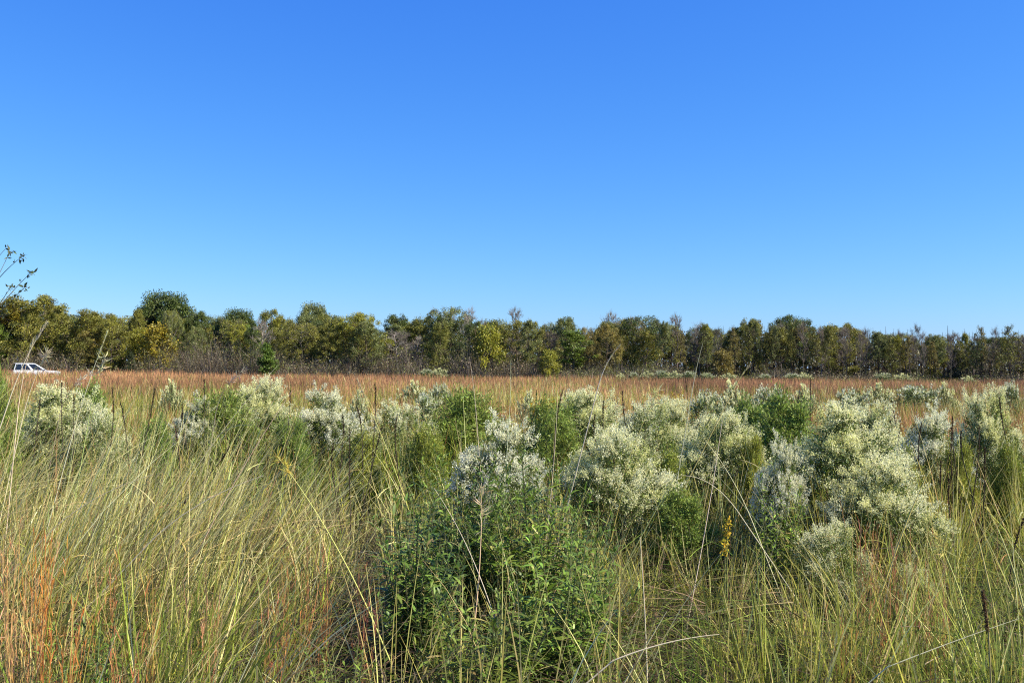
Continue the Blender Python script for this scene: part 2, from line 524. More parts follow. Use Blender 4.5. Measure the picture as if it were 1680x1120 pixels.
# leaf colours of the prototypes are neutral olive and get their hue from the tint of each tree
LA, LB = (0.12, 0.13, 0.042), (0.22, 0.21, 0.052)
TP = {
    'broad1': tree_proto('leafy_tree', 1, 10, .10, 3.6, 24, 8, BROWN, (15000, LA, LB), rad=.48, trunk_r=.16),
    'broad2': tree_proto('leafy_tree', 2, 10, .08, 3.2, 26, 8, BROWN, (14000, LA, LB), rad=.44, trunk_r=.14, up=.65, twigs=1),
    'broad3': tree_proto('leafy_tree', 3, 10, .16, 3.8, 24, 8, GREY, (12000, LA, LB), rad=.46, trunk_r=.17, profile='vase', twigs=2),
    'narrow1': tree_proto('leafy_tree', 4, 10, .12, 2.1, 24, 7, GREY, (8500, LA, LB), rad=.45, trunk_r=.11, up=.8, profile='col'),
    'narrow2': tree_proto('leafy_tree', 5, 10, .30, 1.9, 20, 7, BROWN, (6500, LA, LB), rad=.36, trunk_r=.12, up=.8, twigs=2),
    'oak': tree_proto('tall_tree', 6, 10, .42, 3.3, 24, 9, DARKB, (17000, LA, LB), rad=.62, trunk_r=.2, size=(.12, .22)),
    'high': tree_proto('leafy_tree', 7, 10, .48, 2.3, 20, 8, DARKB, (6000, LA, LB), rad=.36, trunk_r=.12, up=.7, twigs=2),
    'thin': tree_proto('slender_tree', 8, 10, .40, 1.5, 20, 5, DARKB, (1900, LA, LB), rad=.36, trunk_r=.10, up=.8, twigs=3),
    'bare1': tree_proto('bare_tree', 9, 10, .28, 2.6, 24, 5, GREY, None, trunk_r=.13, up=.85, twigs=6, profile='vase'),
    'bare2': tree_proto('bare_tree', 10, 10, .35, 1.6, 22, 4, GREY, None, trunk_r=.10, up=.9, twigs=6),
    'bare3': tree_proto('bare_tree', 12, 10, .15, 2.2, 26, 4, PALE, None, trunk_r=.12, up=.75, twigs=6),
    'small': tree_proto('small_tree', 13, 5, .10, 1.7, 18, 4, BROWN, (4200, LA, LB), rad=.5, trunk_r=.07, size=(.12, .22)),
    'cone': tree_proto('small_tree', 14, 5, .04, 1.55, 26, 4, BROWN, (6000, (.05, .085, .02), (.11, .17, .035)), rad=.42, trunk_r=.07, profile='cone', up=.7, size=(.12, .24)),
    'cedar': tree_proto('cedar_tree', 15, 6, .03, 1.5, 34, 5, DARKB, (7000, (.028, .042, .022), (.05, .06, .03)), rad=.38, trunk_r=.09, profile='cone', up=.6, size=(.08, .16)),
}
NATH = {k: (5 if k in ('small', 'cone') else 6 if k == 'cedar' else 10) for k in TP}
NATW = {'broad1': 8.0, 'broad2': 7.4, 'broad3': 8.2, 'narrow1': 5.0, 'narrow2': 4.8, 'oak': 7.8, 'high': 5.6, 'thin': 4.0, 'bare1': 6.0, 'bare2': 4.4,
        'bare3': 5.4, 'small': 4.2, 'cone': 3.6, 'cedar': 3.6}
TINT = {
    'dark': (.55, .72, .55), 'green': (.95, 1.3, .6), 'olive': (1.12, 1.12, .7), 'yel': (1.55, 1.5, .6), 'gold': (1.7, 1.35, .5), 'grey': (1.1, 1.2, 1.2),
    'brown': (1.5, 1.22, 1.0), 'olvb': (1.2, 1.14, .65), 'red': (1.35, 1.05, .8), 'bright': (1.35, 1.3, .8),
}


def tree(kind, px, top, Y, wpx, tint, label, cat='tree', group=None, rng=random):
    p = at(px, top, Y)
    h = p.z
    w = wpx / F * Y
    s = (w / NATW[kind], w / NATW[kind], h / NATH[kind])
    t = {'crown': TINT[tint]} if tint in TINT else {}
    return place(TP[kind], (p.x, Y, 0), rng.uniform(0, 6.28), s, label, cat, group, t)


NAMED = [
    ('broad1', 58, 478, 124, 150, 'olvb', 'broad olive-brown tree rising behind the white car'),
    ('broad2', 2, 490, 124, 110, 'gold', 'golden brown tree at the left end of the tree line'),
    ('broad2', 150, 503, 123, 95, 'olvb', 'leafy olive tree just right of the white car'),
    ('oak', 272, 474, 131, 108, 'dark', 'tall dark round-crowned oak, the highest tree in the left half'),
    ('small', 262, 528, 121, 66, 'gold', 'small golden yellow tree in front of the tall dark oak'),
    ('broad2', 322, 505, 127, 70, 'dark', 'dark green tree close against the right side of the tall oak'),
    ('oak', 392, 503, 132, 70, 'dark', 'dark rounded treetop between the tall oak and the pale bare tree'),
    ('broad2', 392, 528, 123, 74, 'yel', 'mustard green tree left of the pale bare tree'),
    ('bare3', 428, 520, 121, 60, '', 'pale-limbed bare tree above the small bright green tree'),
    ('cone', 438, 561, 117, 40, 'bright', 'small bright green pyramid tree at the far edge of the field'),
    ('broad1', 445, 503, 130, 70, 'olive', 'olive treetop behind the small bright green tree'),
    ('oak', 515, 493, 137, 66, 'grey', 'grey-green double-headed treetop standing above its neighbours'),
    ('broad1', 590, 508, 124, 100, 'yel', 'bright yellow-green broad tree left of the dip in the tree line'),
    ('broad2', 655, 512, 130, 80, 'dark', 'dark grey-green tree right of the dip in the tree line'),
    ('bare1', 668, 540, 121, 58, '', 'grey bare tree in front of the dark grey-green tree'),
    ('broad3', 738, 497, 130, 96, 'grey', 'tall grey-green tree, highest of the middle stretch'),
    ('bare3', 772, 500, 127, 50, '', 'pale bare branches beside the tall grey-green tree'),
    ('small', 800, 530, 121, 62, 'yel', 'yellow-green small tree below the tall grey-green tree'),
    ('bare1', 840, 500, 131, 56, '', 'grey fan-shaped bare treetop standing against the sky'),
    ('broad1', 850, 522, 124, 90, 'olvb', 'olive tree under the fan-shaped bare treetop'),
    ('small', 900, 572, 119, 40, 'yel', 'low yellow bushy tree at the foot of the middle trees'),
    ('broad2', 925, 516, 129, 80, 'grey', 'grey-green rounded tree right of the fan-shaped bare treetop'),
    ('bare1', 1003, 507, 132, 56, '', 'bare twiggy treetop left of the dark green flat-topped tree'),
    ('broad3', 1052, 512, 127, 92, 'dark', 'dark green flat-topped tree in the middle of the line'),
    ('bare1', 1113, 512, 131, 56, '', 'brown rounded leafless treetop right of the dark flat-topped tree'),
    ('small', 1183, 572, 119, 42, 'red', 'small rusty brown bush-like tree at the wood edge'),
    ('broad2', 1228, 518, 127, 70, 'olive', 'olive tree left of the dark dome'),
    ('broad1', 1298, 513, 129, 100, 'dark', 'broad dark dome-shaped tree, highest of the right half'),
    ('broad1', 1382, 526, 126, 86, 'olvb', 'olive brown tree on the slope right of the dark dome'),
    ('cedar', 1566, 568, 121, 40, '', 'small dark evergreen cedar among thin trunks'),
    ('cedar', 214, 574, 119, 26, 'bright', 'small dark green evergreen between the white car and the golden tree'),
    ('bare2', 1502, 528, 122, 34, '', 'tall thin bare tree left of the small dark cedar'),
    ('thin', 1605, 530, 121, 32, 'brown', 'slender tree with a wispy bare top right of the small dark cedar'),
    ('bare2', 1633, 533, 120, 28, '', 'narrow bare tree between two wispy trees at the right end'),
    ('thin', 1660, 528, 119, 44, 'olive', 'sparse dark-stemmed tree at the right end of the tree line'),
]
for kind, px, top, Y, w, tint, lab in NAMED:
    tree(kind, px, top, Y, w, tint, lab, group='trees along the far edge of the field')

PROF = np.array([(-260, 470), (-60, 488), (0, 495), (30, 483), (60, 480), (100, 495), (120, 512), (150, 506), (200, 507), (235, 502), (270, 490), (330, 509), (375, 514), (410, 512), (480, 512),
                 (540, 508), (600, 514), (622, 534), (640, 522), (690, 514), (760, 504), (790, 520), (860, 520), (905, 519), (960, 527), (1000, 520), (1040, 515), (1080, 522),
                 (1135, 528), (1170, 530), (1220, 520), (1300, 517), (1340, 529), (1400, 530), (1450, 541), (1500, 540), (1560, 543), (1590, 546), (1680, 544), (1960, 548)])
rt = random.Random(21)
GEN = {
    'dark': 'dark green leafy tree filling the tree line', 'green': 'mid green leafy tree filling the tree line', 'olive': 'olive green leafy tree filling the tree line',
    'yel': 'yellowish green leafy tree filling the tree line', 'grey': 'grey-green leafy tree filling the tree line', 'brown': 'brownish leafy tree filling the tree line',
    'olvb': 'olive brown leafy tree filling the tree line',
}
for row, (Y0, drop, n) in enumerate(((122.5, 22, 46), (127, 11, 46), (133, 2, 46), (120.5, 12, 34))):
    for i in range(n):
        px = -190 + (i + rt.uniform(.1, .9)) * 2060 / n if row < 3 else 1110 + (i + rt.uniform(.1, .9)) * 700 / n
        Y = Y0 + rt.uniform(-1.5, 2.0)
        top = float(np.interp(px, PROF[:, 0], PROF[:, 1])) + drop * rt.uniform(.5, 1.6) + rt.uniform(-2, 6)
        right = px > 1080 + rt.uniform(-120, 160) or row == 3
        if right: top -= drop * .75
        elif row < 2 and rt.random() < .35: top -= drop * .7
        if right:
            kind = rt.choice(['high', 'high', 'thin', 'narrow2', 'bare2', 'thin', 'bare1'] if row < 2 else ['high', 'oak', 'broad3', 'high', 'bare1'] if row == 2 else ['thin', 'bare2', 'thin', 'bare2', 'thin', 'high'])
            tint = rt.choice(['olive', 'olvb', 'brown', 'grey', 'dark', 'yel', 'olvb', 'brown', 'grey'])
            w = rt.uniform(32, 56) if row < 2 else rt.uniform(60, 86) if row == 2 else rt.uniform(24, 40)
        else:
            kind = rt.choice(['broad1', 'broad2', 'narrow1', 'broad2', 'broad3', 'bare1', 'narrow1', 'narrow2', 'bare3'] if row < 2 else ['oak', 'broad1', 'broad3', 'oak', 'bare1'])
            tint = rt.choice(['dark', 'green', 'olive', 'yel', 'grey', 'brown', 'olvb', 'olive', 'olvb'])
            w = rt.uniform(38, 84)
            if px < 360 and kind in ('bare1', 'bare3'): kind = 'broad2'
        if kind.startswith('bare'):
            lab = 'grey leafless tree among the thin trunks of the right stretch' if right else 'grey leafless tree among the leafy trees'
            g = 'leafless trees in the ' + ('right' if right else 'left and middle') + ' tree line'
        else:
            lab = GEN[tint].replace('filling the tree line', 'on thin dark trunks in the right stretch' if right else 'filling the left and middle tree line')
            g = lab.replace(' tree ', ' trees ')
        tree(kind, px, top, Y, w, tint, lab, group=g, rng=rt)
for kind_, p_ in TP.items():
    if p_.name not in USED:
        tree(kind_, 700, 540, 128, 40, 'olive', 'olive narrow tree tucked among the middle trees')


def woodland():
    """the wood behind the front rows, one dense mass"""
    rng = np.random.default_rng(31)
    mb = MB()
    n = 150000
    px = rng.uniform(-260, 1940, n); Y = rng.uniform(137, 160, n)
    x = gx(px, Y)
    top = CAM_H + (600 + (px - 840) * .0084 - np.interp(px, PROF[:, 0], PROF[:, 1])) / F * Y - 2.3 + .5 * lump(x, Y, 3.0)
    z = top * rng.uniform(0, 1, n) ** .8
    C = np.where((lump(x, Y * .5, 4) > .2)[:, None], np.array([.08, .088, .026]), np.array([.125, .112, .045]))
    C = np.where((px > 1080)[:, None], C * .5 + .5 * np.array([.17, .15, .085]), C)
    L = rng.uniform(.22, .45, n)
    leaflets(mb, np.stack([x, Y, z], 1), unit(rng.normal(size=(n, 3))), L, L * .8, cvar(C, n, rng, .3), rng)
    m = 900
    px = rng.uniform(-260, 1940, m); Y = rng.uniform(136, 150, m); x = gx(px, Y)
    blades(mb, np.stack([x, Y, 0 * x], 1), rng.uniform(5, 8, m), unit(np.stack([rng.normal(0, .04, m), rng.normal(0, .04, m), np.ones(m)], 1)), np.zeros((m, 3)),
           rng.uniform(.15, .3, m), 2, cvar(DARKB, m, rng, .25), rng, yaw=rng.normal(0, .3, m))
    o = mb.build('woodland', 'leaf')
    tag(o, 'dense wood behind the front rows of trees', 'wood', kind='stuff')


def brush():
    """twiggy undergrowth along the foot of the trees"""
    rng = np.random.default_rng(32)
    mb = MB()
    n = 34000
    px = rng.uniform(-260, 1940, n); Y = rng.uniform(118, 126, n); x = gx(px, Y)
    h = np.interp(px, [0, 120, 300, 900, 1150, 1680], [3.0, 2.2, 3.2, 2.7, 1.5, 1.0]) * (1 + .4 * lump(x * .6, Y, 2.4)).clip(.3, 2)
    az = rng.uniform(0, 6.28, n); sd = np.abs(rng.normal(0, .3, n))
    D = unit(np.stack([sd * np.cos(az), sd * np.sin(az), np.ones(n)], 1))
    bm = rng.uniform(0, .4, n)
    wood = np.where((rng.uniform(size=n) < .5)[:, None], np.array([.24, .195, .15]), np.array([.15, .125, .07]))
    pos = blades(mb, np.stack([x, Y, 0 * x], 1), h * rng.uniform(.5, 1.2, n), D, np.stack([bm * np.cos(az), bm * np.sin(az), -bm * .5], 1), rng.uniform(.02, .045, n), 2,
                 cvar(wood, n, rng, .25), rng, yaw=rng.normal(0, .7, n))
    m = 78000
    i = rng.integers(0, n, m); t = rng.uniform(0, 1, (m, 1))
    P = pos[i, 1] * (1 - t) + pos[i, 2] * t + rng.normal(0, .15, (m, 3))
    g = lump(x[i] * .5 + 3, Y[i], 3.0)
    C = np.where((g > .15)[:, None], np.array([.15, .15, .035]), np.array([.18, .14, .07]))
    L = rng.uniform(.1, .24, m)
    leaflets(mb, P, unit(rng.normal(size=(m, 3))), L, L * .6, cvar(C, m, rng, .3), rng)
    o = mb.build('undergrowth', 'leaf')
    tag(o, 'grey-brown twiggy undergrowth along the foot of the trees', 'undergrowth', kind='stuff')


woodland(); brush()


# ------------------------------------------------------------------ flowering and green shrubs
def shrub_proto(name, seed, H, Rr, nl, twn, fl, leafcol, flcol, leafsize=(.022, .045), fsize=(.009, .02), leaf_n=9, narrow=.35, lob=(.13, .21), side=.3):
    """billowy shrub: stems rise to rounded lobes of twigs; tufts sit on the outer half of each twig"""
    rng = np.random.default_rng(seed)
    root = empty(name)
    st, lf, fw = MB(), MB(), MB()
    LP, LD, FP, FD, FC = [], [], [], [], []
    for i in range(nl):
        a = i * 2.4 + rng.normal(0, .3)
        q = math.sqrt((i + .5) / nl)
        lr = rng.uniform(*lob) * H / 1.5
        r = Rr * .82 * q
        top = H * (1 - .36 * q ** 2.2) * rng.uniform(.76, 1.0)
        if rng.uniform() < side and q > .45:
            top *= rng.uniform(.55, .8); r *= 1.1
        c = np.array([r * math.cos(a), r * math.sin(a), top - lr])
        b = np.array([rng.normal(0, .06 * Rr), rng.normal(0, .06 * Rr), -.02])
        pts = bez(b, b + np.array([c[0] * .35, c[1] * .35, c[2] * .6]), c, 7)
        tube(st, pts, np.linspace(.009, .003, 7), cvar((.16, .12, .07), 1, rng, .2)[0], 4)
        bright = np.clip(rng.normal(.55, .3), 0, 1)
        axis = unit(np.array([c[0], c[1], .35 * H]))
        for j in range(twn):
            d = unit(rng.normal(0, 1, 3) + axis * .75 + np.array([0, 0, .25]))
            p = c + rng.normal(0, .25 * lr, 3) - axis * lr * .3
            ln = lr * rng.uniform(.75, 1.25)
            q2 = p + d * ln
            up = max(0.0, .35 + .65 * float(d @ axis))
            tube(st, np.stack([p, (p + q2) / 2 + rng.normal(0, .006, 3), q2]), [.0028, .002, .001], (.13, .15, .06), 3)
            hz = np.clip((q2[2] / H - .38) / .45, 0, 1)
            nf = int(fl * (.1 + 1.9 * up ** 1.5 * hz ** .8) * rng.uniform(.3, 1.5))
            if nf:
                tt = rng.uniform(.55, 1.06, (nf, 1))
                FP.append(p + (q2 - p) * tt + rng.normal(0, .013 * H / 1.5, (nf, 3)))
                FD.append(unit(d + rng.normal(0, .55, (nf, 3)) + np.array([0, 0, .35])))
                mk = np.clip(rng.normal(bright, .25, (nf, 1)), 0, 1)
                FC.append(np.asarray(flcol[0]) * mk + np.asarray(flcol[1]) * (1 - mk))
            m = leaf_n
            tt = rng.uniform(-.4, .62 if fl else 1.05, (m, 1))
            LP.append(p + (q2 - p) * tt + rng.normal(0, .022, (m, 3)))
            LD.append(unit(d + rng.normal(0, .7, (m, 3))))
        m = leaf_n * 9
        tt = rng.uniform(.12, .95, m)
        LP.append(np.stack([np.interp(tt, np.linspace(0, 1, 7), pts[:, k]) for k in range(3)], 1) + rng.normal(0, .045, (m, 3)))
        LD.append(unit(rng.normal(size=(m, 3)) + np.array([0, 0, .5])))
    m = 5200 if fsize[1] < .035 else 900          # leafy inside of the dome
    q = np.sqrt(rng.uniform(0, 1, m)); a = rng.uniform(0, 6.28, m)
    zz = rng.uniform(.12, .88, m) * H * (1 - .4 * q ** 2.2)
    q = q * np.interp(zz / H, [0, .5, 1], [.55, .8, .7])
    LP.append(np.stack([Rr * q * np.cos(a), Rr * q * np.sin(a), zz], 1)); LD.append(unit(rng.normal(size=(m, 3)) + np.array([0, 0, .6])))
    LP, LD = np.concatenate(LP), np.concatenate(LD)
    kz = H / np.percentile(np.concatenate(FP + [LP])[:, 2], 99.9); kr = 1.1 * Rr / np.percentile(np.hypot(LP[:, 0], LP[:, 1]), 97)
    LP = LP * np.array([kr, kr, kz]); FP = [p * np.array([kr, kr, kz]) for p in FP]
    for k, v in enumerate(st.v): st.v[k] = v * np.array([kr, kr, kz], np.float32)
    LP[:, 2] = np.maximum(LP[:, 2], .02)
    n = len(LP)
    L = rng.uniform(*leafsize, n)
    st.build('stem', 'stem', root)
    leaflets(lf, LP, LD, L, L * narrow * rng.uniform(.8, 1.3, n), cvar(leafcol, n, rng, .28, .07), rng)
    lf.build('foliage', 'leaf', root)
    if FP:
        FP, FD, FC = np.concatenate(FP), np.concatenate(FD), np.concatenate(FC)
        n = len(FP)
        L = rng.uniform(*fsize, n)
        leaflets(fw, FP, FD, L, L * rng.uniform(.45, .75, n), cvar(FC, n, rng, .1, .03), rng)
        fw.build('blossom', 'flower', root)
    return root


CREAM, LIME = (.92, .87, .55), (.68, .68, .26)
LG = (.12, .165, .03)
SP = [shrub_proto('flowering_shrub', 41, 1.5, .52, 28, 30, 54, LG, (CREAM, LIME)),
      shrub_proto('flowering_shrub', 42, 1.5, .56, 26, 32, 58, LG, (CREAM, LIME), lob=(.14, .23)),
      shrub_proto('flowering_shrub', 43, 1.5, .50, 30, 28, 48, (.12, .16, .03), ((.88, .85, .66), (.74, .72, .42)), lob=(.11, .18)),
      shrub_proto('flowering_shrub', 44, 1.5, .55, 26, 28, 30, (.16, .21, .04), (CREAM, LIME))]
# far shrubs: coarser tufts
SF = [shrub_proto('flowering_shrub', 45, 1.5, .75, 12, 16, 14, (.14, .17, .06), (CREAM, LIME), leafsize=(.06, .1), fsize=(.04, .07), lob=(.2, .34)),
      shrub_proto('flowering_shrub', 46, 1.5, .7, 12, 16, 8, (.15, .19, .06), ((.7, .7, .5), LIME), leafsize=(.06, .1), fsize=(.04, .07), lob=(.2, .34))]
SG = [shrub_proto('green_shrub', 47, 1.5, .55, 24, 28, 0, (.21, .27, .045), (CREAM, LIME), leafsize=(.05, .1), narrow=.14, leaf_n=18, lob=(.13, .24)),
      shrub_proto('green_shrub', 48, 1.5, .5, 24, 28, 0, (.22, .29, .05), (CREAM, LIME), leafsize=(.03, .06), narrow=.3, leaf_n=18, lob=(.1, .18))]

GF = 'white-flowered shrubs in the meadow'
SHRUBS = [  # proto, px, top, Y, width px, label
    (SP[0], 1380, 655, 8.6, 195, 'largest cream-white flowering shrub, tall and rounded, on the right'),
    (SP[1], 1446, 742, 8.0, 170, 'lower bright cream lobe-shaped shrub at the right foot of the largest white shrub'),
    (SP[2], 1281, 712, 8.2, 100, 'small silvery white shrub touching the left side of the largest white shrub'),
    (SP[0], 1180, 672, 10.4, 145, 'grey-white flowering shrub left of the small silvery shrub'),
    (SP[1], 1014, 698, 8.8, 165, 'cream mound-shaped flowering shrub behind the leafy dark green weeds'),
    (SP[2], 822, 678, 8.8, 175, 'white flowering shrub rising directly above the leafy dark green weeds'),
    (SP[0], 952, 636, 14.0, 150, 'broad pale cream shrub behind the white and cream mounds'),
    (SP[3], 1060, 650, 12.4, 120, 'yellowish cream shrub behind the cream mound'),
    (SP[1], 1102, 652, 13.2, 100, 'pale shrub in the gap between yellowish shrub and grey-white shrub'),
    (SP[2], 1524, 663, 10.4, 140, 'white shrub with a green middle standing right of the largest white shrub'),
    (SP[0], 1621, 632, 11.4, 100, 'tall narrow white shrub nearest the right edge'),
    (SP[3], 1436, 655, 12.2, 100, 'dull greyish shrub behind the largest white shrub'),
    (SP[1], 428, 617, 14.8, 110, 'tall greenish cream shrub, tallest of the left half'),
    (SP[2], 537, 630, 14.0, 120, 'cream shrub with a pointed top right of the tall greenish shrub'),
    (SP[0], 92, 628, 12.0, 150, 'wide white shrub behind leaning straw grass, near the white car'),
    (SP[3], 165, 665, 11.4, 100, 'low silvery shrub at the right flank of the wide white shrub'),
    (SP[3], 652, 655, 14.4, 110, 'sparse grey-white shrub left of the round green shrub'),
    (SP[2], 322, 645, 14.0, 90, 'small greyish white shrub left of the feathery green shrub'),
    (SP[3], 1360, 850, 7.2, 130, 'low yellowish green flower cluster in front of the largest white shrub'),
    (SP[3], 1500, 925, 6.9, 70, 'small white flower spray low beside rusty grass at the right'),
]
for pr, px, top, Y, w, lab in SHRUBS:
    p = at(px, top, Y)
    s = w / F * Y / 1.12
    place(pr, (p.x, Y, 0), random.uniform(0, 6.28), (s, s, p.z / 1.5), lab, 'shrub', GF)
FAR = [(1205, 625, 24, 70), (1262, 632, 22, 80), (1440, 628, 34, 60), (1500, 631, 33, 90), (1550, 627, 33, 40), (1657, 625, 30, 36), (1322, 630, 30, 50), (1395, 636, 24, 70),
       (682, 624, 34, 56), (722, 628, 30, 46), (284, 622, 30, 44), (700, 642, 20, 60), (865, 640, 24, 46), (1160, 640, 22, 70), (590, 640, 22, 40), (1040, 610, 112, 14), (1062, 608, 113, 20),
       (1085, 607, 113, 22), (1105, 608, 113, 24), (1130, 608, 112, 22), (1020, 612, 111, 16), (1160, 611, 112, 22), (1195, 612, 113, 26), (1300, 612, 114, 26), (1320, 611, 115, 26),
       (1450, 611, 116, 26), (1480, 612, 116, 24), (1255, 613, 113, 20), (720, 603, 114, 26), (700, 605, 114, 20), (1590, 616, 110, 20)]
for i, (px, top, Y, w) in enumerate(FAR):
    p = at(px, top, Y)
    far = Y > 100
    s = w / F * Y / (1.35 if far else 1.7)
    lab = 'tiny pale flowering shrub at the foot of the far trees' if far else 'small pale flowering shrub scattered out in the russet grass'
    place(SF[i % 2], (p.x, Y, 0), random.uniform(0, 6.28), (s, s, max(p.z, .5) / 1.5), lab, 'shrub', 'pale shrubs at the foot of the trees' if far else 'pale shrubs in the russet grass')
for k, (px, top, Y, w, lab) in enumerate([
    (362, 640, 14.2, 130, 'feathery green shrub left of the tall greenish cream shrub'),
    (1290, 640, 11.0, 130, 'bright green leafy shrub behind the small silvery shrub'),
    (765, 640, 15.5, 150, 'round green shrub behind the leafy dark green weeds'),
    (148, 624, 15.5, 70, 'slim green shrub behind the wide white shrub'),
    (-4, 606, 9.5, 70, 'bright green shrub cut by the left edge below the white car'),
    (1120, 800, 8.4, 110, 'low green shrub in front of the grey-white shrub'),
    (905, 655, 12.8, 110, 'grey-green shrub between the white shrub and the broad pale shrub'),
    (1230, 650, 12.6, 90, 'upright green shrub left of the bright green leafy shrub'),
]):
    p = at(px, top, Y)
    s = w / F * Y / 1.15
    tt = {}
    place(SG[k % 2], (p.x, Y, 0), random.uniform(0, 6.28), (s, s, p.z / 1.5), lab, 'shrub', 'green shrubs in the meadow', tt)


for k, (px, top, Y, w) in enumerate([(480, 685, 12.6, 80), (598, 705, 11.6, 70), (700, 700, 11.4, 80), (1480, 735, 9.6, 70), (1575, 725, 9.8, 70), (255, 680, 12.4, 70),
                                     (1655, 725, 9.8, 60), (1095, 735, 9.8, 80), (1235, 712, 10.0, 60)]):
    p = at(px, top, Y)
    s = w / F * Y / 1.15
    place(SG[k % 2], (p.x, Y, 0), random.uniform(0, 6.28), (s, s, p.z / 1.5), 'low wispy yellow-green shrub filling a gap between the white shrubs', 'shrub', 'wispy green fillers between the white shrubs',
          {'foliage': random.choice([(1.15, 1.0, .8), (.85, .9, .9), (1.3, 1.05, .8)])})


# ------------------------------------------------------------------ dark leafy weeds in front
def leafy_weed(px, top, Y, wpx, n_st, label, seed, col=(.055, .105, .03), leaf=(.07, .15)):
    rng = np.random.default_rng(seed)
    p = at(px, top, Y)
    H = p.z; Rr = wpx / F * Y / 2 * 1.12; n_st = int(n_st * 1.45)
    root = empty('leafy_weed', (p.x, Y, 0))
    st, lf = MB(), MB()
    LP, LD, LB_, LL, LC = [], [], [], [], []
    for i in range(n_st):
        a = rng.uniform(0, 6.28); r = Rr * math.sqrt(rng.uniform(0, 1))
        h = 1.1 * H * (1 - .24 * (r / Rr) ** 2) * rng.uniform(.5, 1.0)
        b = np.array([r * .35 * math.cos(a), r * .35 * math.sin(a), -.02]); tip = np.array([r * math.cos(a), r * math.sin(a), h])
        pts = bez(b, b + np.array([0, 0, h * .55]), tip, 8)
        tube(st, pts, np.linspace(.0055, .002, 8), cvar((.11, .12, .05), 1, rng, .2)[0], 5)
        m = int(h / .018)
        t = np.linspace(.22, 1, m) ** .85 + rng.normal(0, .006, m)
        P = np.stack([np.interp(t, np.linspace(0, 1, 8), pts[:, k]) for k in range(3)], 1)
        ph = np.arange(m) * 2.4 + rng.uniform(0, 6)
        el = rng.uniform(.1, .9, m) + .5 * (t > .9)
        LP.append(P); LD.append(np.stack([np.cos(ph) * np.cos(el), np.sin(ph) * np.cos(el), np.sin(el)], 1))
        bm = rng.uniform(.1, .55, m)
        LB_.append(np.stack([np.cos(ph) * .1, np.sin(ph) * .1, -bm], 1))
        LL.append(rng.uniform(leaf[0] * .7, leaf[1], m) * np.interp(t, [.2, .6, 1], [1, 1, .55]))
        LC.append(cvar(np.asarray(col) * np.array([1.85, 1.42, .72]) * (1 + .9 * rng.uniform(0, 1) ** 2), m, rng, .22, .06))
    LP, LD, LB_, LL, LC = map(np.concatenate, (LP, LD, LB_, LL, LC))
    dead = rng.uniform(size=len(LP)) < .05
    LC[dead] = cvar((.3, .26, .08), dead.sum(), rng)
    blades(lf, LP, LL, LD, LB_, LL * rng.uniform(.15, .26, len(LL)), 3, LC, rng, wf=LANCE, yaw=np.arctan2(LD[:, 1], LD[:, 0]) + np.pi / 2 + rng.normal(0, .4, len(LL)))
    st.build('stem', 'stem', root); lf.build('foliage', 'broad', root)
    tag(root, label, 'weed', 'leafy weeds in the foreground')


leafy_weed(745, 740, 6.9, 240, 46, 'tall dark green leafy weed clump left of centre below the white shrub', 61)
leafy_weed(880, 765, 6.6, 250, 46, 'broad leafy green weed clump below the cream mound shrub', 62, col=(.06, .115, .03))
leafy_weed(682, 835, 5.8, 210, 38, 'dark leafy weed clump beside the brown dead grass hollow', 63, col=(.05, .1, .035))
leafy_weed(925, 850, 5.6, 240, 30, 'light green leafy weed clump low in the middle front', 64, col=(.062, .12, .035))
leafy_weed(800, 915, 5.1, 240, 18, 'lowest leafy weed clump at the bottom middle with a few yellowed leaves', 65, col=(.06, .105, .03))
leafy_weed(1275, 752, 7.4, 95, 14, 'slim leafy green weed in front of the small silvery shrub', 66, col=(.08, .15, .035), leaf=(.06, .1))
leafy_weed(570, 1010, 4.6, 160, 14, 'short leafy weed at the lower edge of the brown hollow', 67, col=(.07, .12, .03), leaf=(.05, .09))
leafy_weed(150, 985, 4.5, 170, 14, 'short leafy weed under the orange grass clumps', 68, col=(.06, .12, .03), leaf=(.05, .09))


# ------------------------------------------------------------------ orange broomsedge clumps
def broomsedge(px, top, Y, wpx, n, label, seed, ca=(.52, .25, .09), cb=(.42, .34, .12)):
    rng = np.random.default_rng(seed)
    p = at(px, top, Y)
    H = p.z; Rr = wpx / F * Y / 2
    root = empty('broomsedge_clump', (p.x, Y, 0))
    st, fl = MB(), MB()
    a = rng.uniform(0, 6.28, n); r = Rr * np.sqrt(rng.uniform(0, 1, n)) * .6
    P = np.stack([r * np.cos(a), r * np.sin(a), np.zeros(n) - .01], 1)
    sd = np.abs(rng.normal(0, .05, n)) + Rr * .25
    D = unit(np.stack([sd * np.cos(a), sd * np.sin(a), np.ones(n)], 1))
    C = cvar(cb, n, rng, .2); Ct = cvar(ca, n, rng, .2)
    L = H * rng.uniform(.74, 1.06, n)
    pos = blades(st, P, L, D, rng.normal(0, .03, (n, 3)), rng.uniform(.003, .0055, n), 6, C, rng, Ctip=Ct, wf=lambda t: 1 - .6 * t)
    m = n * 13
    i = rng.integers(0, n, m); t = rng.uniform(.35, .99, m) * 6
    k = t.astype(int).clip(0, 5); fr = (t - k)[:, None]
    Q = pos[i, k] * (1 - fr) + pos[i, k + 1] * fr
    az = rng.uniform(0, 6.28, m); s2 = rng.uniform(.1, .45, m)
    D2 = unit(np.stack([s2 * np.cos(az), s2 * np.sin(az), np.ones(m)], 1))
    blades(fl, Q, rng.uniform(.03, .085, m), D2, rng.normal(0, .1, (m, 3)), rng.uniform(.003, .006, m), 2, cvar(ca, m, rng, .32, .16), rng, wf=LANCE)
    st.build('stem', 'grass', root); fl.build('fluff', 'flower', root)
    tag(root, label, 'grass clump', 'orange broomsedge clumps')


